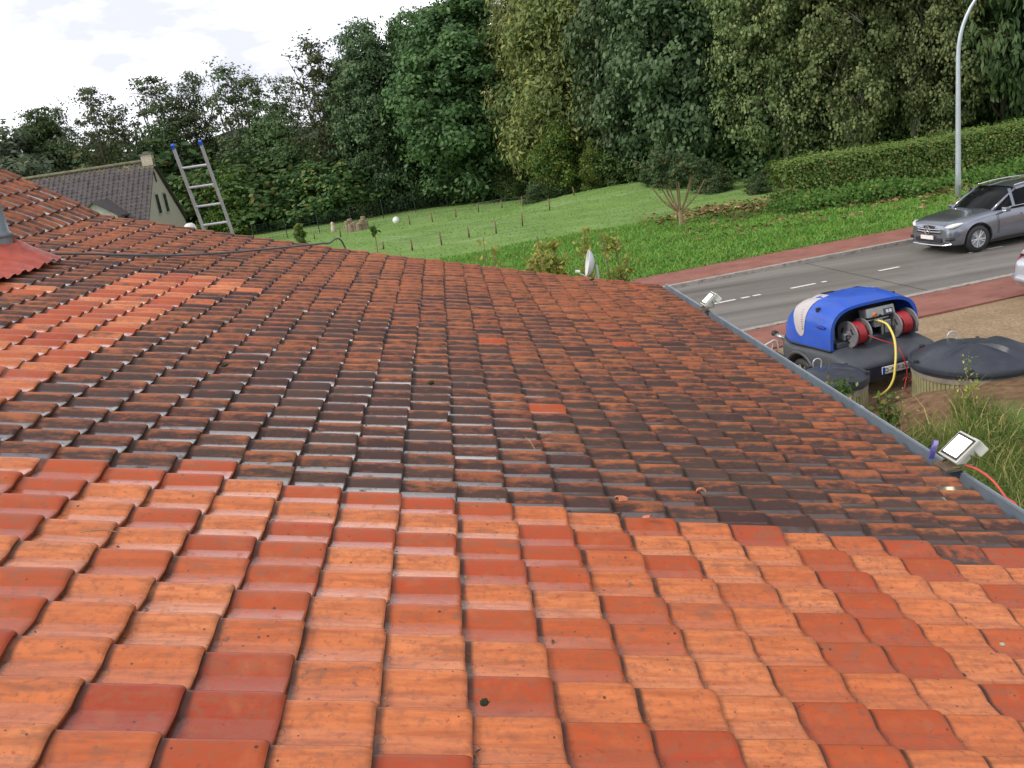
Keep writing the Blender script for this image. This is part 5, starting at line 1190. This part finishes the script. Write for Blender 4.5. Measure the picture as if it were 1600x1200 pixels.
m = MB(); m.tube([(-.765+.0, .52+f_*1.5, .835-.03*f_) if False else tuple(hpt(f_, 0.0, 0)+Vector((-.008, 0, .0))) for f_ in np.linspace(0, .96, 16)], .012, 6); m.build('seal', RUB, tub)
m = MB(); m.box((-.16, -.03, .50), (.98, .05, .23)); pn = m.build('plate_panel', simple('plate_backing', (.015, .016, .035), .4), tub, bevel=.01)
m = MB(); m.box((-.09, -.062, .515), (.46, .014, .125)); pl = m.build('number_plate', simple('plate_reflective', (.74, .73, .74), .4), tub, bevel=.004)
m = MB(); m.box((-.297, -.071, .515), (.040, .004, .118)); m.build('blue_band', simple('eu_blue', (.01, .07, .45), .4), pl)
def text_mesh(txt, size, mat, parent, loc, rot, name='lettering', ext=.0015):
    cu_ = bpy.data.curves.new(name, 'FONT'); cu_.body = txt; cu_.size = size; cu_.extrude = ext; cu_.align_x = 'CENTER'; cu_.align_y = 'CENTER'; cu_.space_character = 1.08
    o = bpy.data.objects.new(name, cu_); COL.objects.link(o); dg = bpy.context.evaluated_depsgraph_get(); dg.update(); me = bpy.data.meshes.new_from_object(o.evaluated_get(dg)); bpy.data.objects.remove(o)
    me.materials.clear(); me.materials.append(mat); o = link_mesh(name, me, parent); o.location = loc; o.rotation_euler = rot; return o
text_mesh('Q-ALF-260', .088, simple('plate_ink', (.02, .015, .02), .5), pl, (-.07, -.0705, .512), (math.pi/2, 0, 0))
# reel bay
m = MB(); m.box((0, .93, 1.16), (1.36, .06, .70)); m.build('bay_wall', TD, tr)
m = MB(); m.box((0, .70, .90), (1.3, .4, .10)); m.build('bay_floor', TG, tr, bevel=.02)
m = MB(); m.box((-.62, .78, 1.02), (.12, .22, .40)); m.build('side_plate', simple('grey_steel_plate', (.23, .235, .25), .45, .4), tr, bevel=.01)
m = MB(); m.box((.10, .58, 1.33), (.48, .20, .16), rx=-.25); cp = m.build('control_panel', simple('panel_grey', (.27, .275, .28), .45, .1), tr, bevel=.015)
m = MB(); m.box((.22, .474, 1.335), (.15, .012, .10), rx=-.25); m.build('display', simple('display_dark', (.03, .03, .05), .2), cp)
m = MB()
for k in range(2): m.box((.195+k*.055, .465, 1.34), (.042, .006, .055), rx=-.25)
m.build('display_segment', simple('pale_lcd', (.50, .52, .58), .4), cp)
m = MB(); m.tube([(-.02, .485, 1.325), (-.02, .445, 1.315)], .035, 14); m.build('knob', simple('orange_knob', (.60, .18, .06), .4), cp)
m = MB(); m.tube([(.07, .475, 1.295), (.07, .45, 1.29)], .018, 10); m.build('button', RUB, cp)
HR = simple('red_rubber_hose', (.34, .022, .03), .4, 0, .12, 20)
def reel(cx, w_):
    e = empty('hose_reel', (cx, .52, 1.06)); e.parent = tr
    dm_ = simple('reel_disc_grey', (.26, .255, .265), .45, .3, .12, 9)
    R_ = .232
    m = MB(); m.tube([(-w_/2-.03, 0, 0), (w_/2+.03, 0, 0)], .07, 16)
    for s_ in (-1, 1):
        rings = [[(s_*(w_/2)+dx, r_*math.cos(2*math.pi*k/36), r_*math.sin(2*math.pi*k/36)) for k in range(36)] for dx, r_ in ((-.006, .02), (-.006, R_-.015), (-.012, R_), (.012, R_), (.006, R_-.015), (.006, .02))]
        m.loft(rings)
    d_ = m.build('reel_disc', dm_, e, True, auto=40)
    m = MB(); pts = []
    for k in range(int(14*7)):
        th = k/14*2*math.pi; pts.append((-w_/2+.03+(w_-.06)*(k/98), .155*math.cos(th), .155*math.sin(th)))
    m.tube(pts, .0215, 7); 
    pts = [(p[0]*.96+.01, p[1]*1.18, p[2]*1.18) for p in pts[10:86]]; m.tube(pts, .0205, 7)
    m.build('red_hose', HR, e, True)
    m = MB()
    for s_ in (-1, 1): m.tube([(s_*(w_/2+.02), 0, 0), (s_*(w_/2+.075), 0, 0)], .035, 10); m.box((s_*(w_/2+.07), 0, -.02), (.03, .05, .12))
    m.tube([(-w_/2-.05, 0, .0), (-w_/2-.05, -.10, .03)], .012, 6); m.build('hub', STEEL, e)
    for k in range(3): m = MB(); a_ = k*2.09+.5; m.box((-w_/2-.0125, .13*math.cos(a_), .13*math.sin(a_)), (.004, .03, .10), rx=a_); m.build('disc_slot', RUB, d_)
    return e
reel(-.33, .24); reel(.45, .28)
m = MB(); m.box((.04, .52, 1.17), (.14, .12, .15)); m.box((.18, .50, 1.08), (.10, .14, .22)); m.tube([(.0, .42, 1.22), (.0, .5, 1.22)], .03, 10); m.tube([(-.12, .52, 1.22), (.26, .52, 1.22)], .018, 8); m.tube([(.10, .46, .95), (.10, .46, 1.2)], .02, 8)
m.build('valve_block', STEEL, tr, bevel=.008)
m = MB(); m.tube([(-.2, 2.18, .50), (-.06, 2.6, .42), (0, 3.0, .40)], .035, 8); m.tube([(.2, 2.18, .50), (.06, 2.6, .42), (0, 3.0, .40)], .035, 8); m.tube([(0, 3.0, .40), (0, 3.25, .42)], .045, 10); db = m.build('drawbar', STEEL, tr, True)
m = MB(); m.tube([(0, 3.3, .44), (0, 3.22, .44)], [.06, .05], 12); m.build('coupling', RUB, db)
m = MB(); m.tube([(-.50, 2.12, .30), (-.62, 2.30, .42), (-.80, 2.34, .43)], .022, 8); m.build('stabiliser', RUB, tr)
# hoses hanging out of the trailer (local to the trailer, trailing over the yard)
def loc2w(p): return rootmat(tr) @ Vector((p[0]*1.13, p[1]*1.06, p[2]*.96))
YH = simple('yellow_hose_rubber', (.70, .58, .12), .45, 0, .06, 20)
yp = [loc2w((.0, .42, 1.22)), loc2w((.06, .30, 1.16)), loc2w((.03, .12, .98)), loc2w((-.05, -.02, .76)), loc2w((-.13, -.10, .55)), loc2w((-.20, -.14, .34)), loc2w((-.30, -.10, .16)), loc2w((-.50, -.02, .05)), loc2w((-.62, .10, .03)), loc2w((-.9, .05, .03))]
m = MB(); m.tube(smooth(yp), .019, 8); tag(m.build('yellow_hose', YH, smooth=True), 'yellow hose drooping from the reel bay of the trailer past its number plate', 'hose')
rp = [loc2w((-.27, .40, 1.06)), loc2w((-.18, .20, .98)), loc2w((0, .06, .86)), loc2w((.02, -.06, .72)), loc2w((.05, -.12, .50)), loc2w((.04, -.14, .34)), loc2w((.10, -.17, .30)), loc2w((.05, -.15, .26)), loc2w((-.03, -.14, .30)), loc2w((.02, -.15, .34)), loc2w((-.05, -.2, .16)), loc2w((.0, -.28, .04)), loc2w((-.3, -.35, .03))]
m = MB(); m.tube(smooth(rp), .010, 6); tag(m.build('red_hose', HR, smooth=True), 'thin red hose hanging crosswise from the left reel of the trailer to the ground', 'hose')
# ---- domed black covers on slatted barrels
TK = simple('dark_plastic_cover', (.030, .036, .052), .36, 0, .12, 3, .12, dirt=(.05, .052, .058))
SL = simple('greenish_slats', (.27, .25, .13), .8, 0, .25, 6, .4); SL2 = simple('grey_ring', (.24, .21, .17), .85, 0, .2, 6, .4)
def cover(c, R_, zr, label, rot0, hoop_a, zb=0.0, hoop_s=1.0):
    e = empty('domed_cover', (c[0], c[1], zb)); tag(e, label, 'tank cover', 'domed black tank covers'); zr = zr-zb
    def zf(r_, a_):
        f_ = r_/R_
        if f_ > .93: return 0
        lobe = math.cos(2*(a_-rot0)); edge_ = min(1, max(0, (lobe-.05)/.12)); prof = math.sin(math.pi*min(1, f_/.93))
        return .05*R_*edge_*prof**2.2-.02*R_*(1-edge_)*prof
    H_ = .22*R_; seg = 72
    prof = [(.01, H_*.955+.012)]+[(R_*f_, H_*(1-(f_/.93)**2.5)*.94+.02) for f_ in (.08, .16, .24, .32, .40, .48, .56, .64, .72, .80, .87, .91, .93)]+[(R_*.95, .008), (R_*.965, .025), (R_*.99, .02), (R_, -.005), (R_, -.055), (R_*.985, -.06), (R_*.98, -.10), (R_*.96, -.105), (R_*.93, -.10)]
    m = MB(); m.lathe(prof, (0, 0, zr), seg, zf=zf); dme = m.build('lid', TK, e, True, auto=38)
    for k in range(6):
        a_ = rot0+.35+k*math.pi/3; m = MB(); m.box((R_*.955*math.cos(a_), R_*.955*math.sin(a_), zr+.03), (.07, .055, .06), rz=a_); m.build('clip', RUB, dme, bevel=.012)
    hx, hy = R_*.42*math.cos(hoop_a), R_*.42*math.sin(hoop_a); hz = zr+H_*.80; hs_ = .075*hoop_s
    m = MB(); m.tube([(hx-hs_*.8, hy, hz-.03)]+[(hx+hs_*math.cos(a_), hy, hz+.09+hs_*math.sin(a_)) for a_ in np.linspace(math.pi, 0, 9)]+[(hx+hs_*.8, hy, hz-.03), (hx-hs_*.8, hy, hz-.03)], .010, 8); m.build('handle', GALV, e, True)
    m = MB(); ns = int(2*math.pi*R_*.93/.062)
    for k in range(ns):
        a_ = 2*math.pi*k/ns; m.box((R_*.925*math.cos(a_), R_*.925*math.sin(a_), (zr-.16)/2-.05), (.03, .052, zr-.16+.1), rz=a_)
    m.build('slatted_barrel', SL, e)
    m = MB(); m.lathe([(R_*.96, -.19), (R_*.965, -.105), (R_*.90, -.105), (R_*.90, -.19)], (0, 0, zr), 48); m.lathe([(R_*.90, -zr), (R_*.90, -.1)], (0, 0, zr), 48); m.build('barrel_ring', SL2, e)
    return e
cover((7.40, 11.72), .90, .82, 'large domed black cover on a slatted barrel at the right edge behind the earth bank', math.radians(-25), math.radians(110), 0.0)
cb = gp(1297, 589, .72); cover((cb[0], cb[1]), .56, .72, 'smaller domed black cover half hidden behind the gutter beside the trailer wheel', math.radians(20), math.radians(115), 0.0, .9)
# white bent tube left of the trailer
wp = gp(1212, 556, .25); m = MB(); bx, by = float(wp[0]), float(wp[1])
m.tube([(bx-.35, by+.02, .42), (bx-.02, by, .56), (bx+.03, by, .55), (bx+.10, by-.06, .05)], .016, 8); m.tube([(bx-.35, by+.02, .42), (bx-.30, by-.05, .0)], .016, 8); m.tube([(bx-.02, by, .56), (bx-.05, by+.25, .0)], .012, 6)
m.tube([(bx-.20, by+.01, .36), (bx+.04, by-.02, .36)], .010, 6)
tag(m.build('tube_stand', simple('white_tube', (.66, .66, .64), .4), smooth=True), 'small bent white tube stand on the gravel left of the trailer', 'stand')
# stalks of weeds in front of the covers
for k, (px, py, Y, lb) in enumerate(((1290, 560, 10.6, 'dry grass stalk in front of the smaller cover'), (1325, 590, 10.2, 'thin leafy stalk right of the smaller cover'), (1513, 560, 10.3, 'tall brown weed stalk in front of the large cover'), (1405, 622, 10.6, 'pinkish dead stalk at the foot of the earth bank'))):
    sapling(px, py, Y, 0, lb, 'weed', 40 if k != 2 else 90, .10, .004, .55, .028, 'weed_stalk', seed=50+k)
# leafy weeds peeping over the gutter
rng = np.random.default_rng(90)
for k, (px, py, Y) in enumerate(((1315, 612, 9.4), (1385, 625, 8.9))):
    sapling(px, py-6, Y, 0, ('green' if k == 0 else 'broad')+' leafy weed '+('under the smaller cover at the gutter' if k == 0 else 'at the corner of the trailer and earth bank'), 'lime', 150, .22, .004, .75, .045, 'leafy_weed', seed=60+k)
# white round thing at the foot of the ladder
p = at(296, 352, 15.5); m = MB(); m.lathe([(.001, .09), (.05, .085), (.09, .05), (.11, 0), (.10, -.04), (.10, -.9)], (0, 0, 0), 20); o = m.build('covered_barrel', simple('white_cover', (.62, .62, .60), .5), smooth=True); o.location = (float(p[0]), 15.5, float(p[2])-.05)
o.data.transform(Matrix.Scale(1, 4)); tag(o, 'white rounded top of a barrel showing over the verge beside the ladder foot', 'barrel')
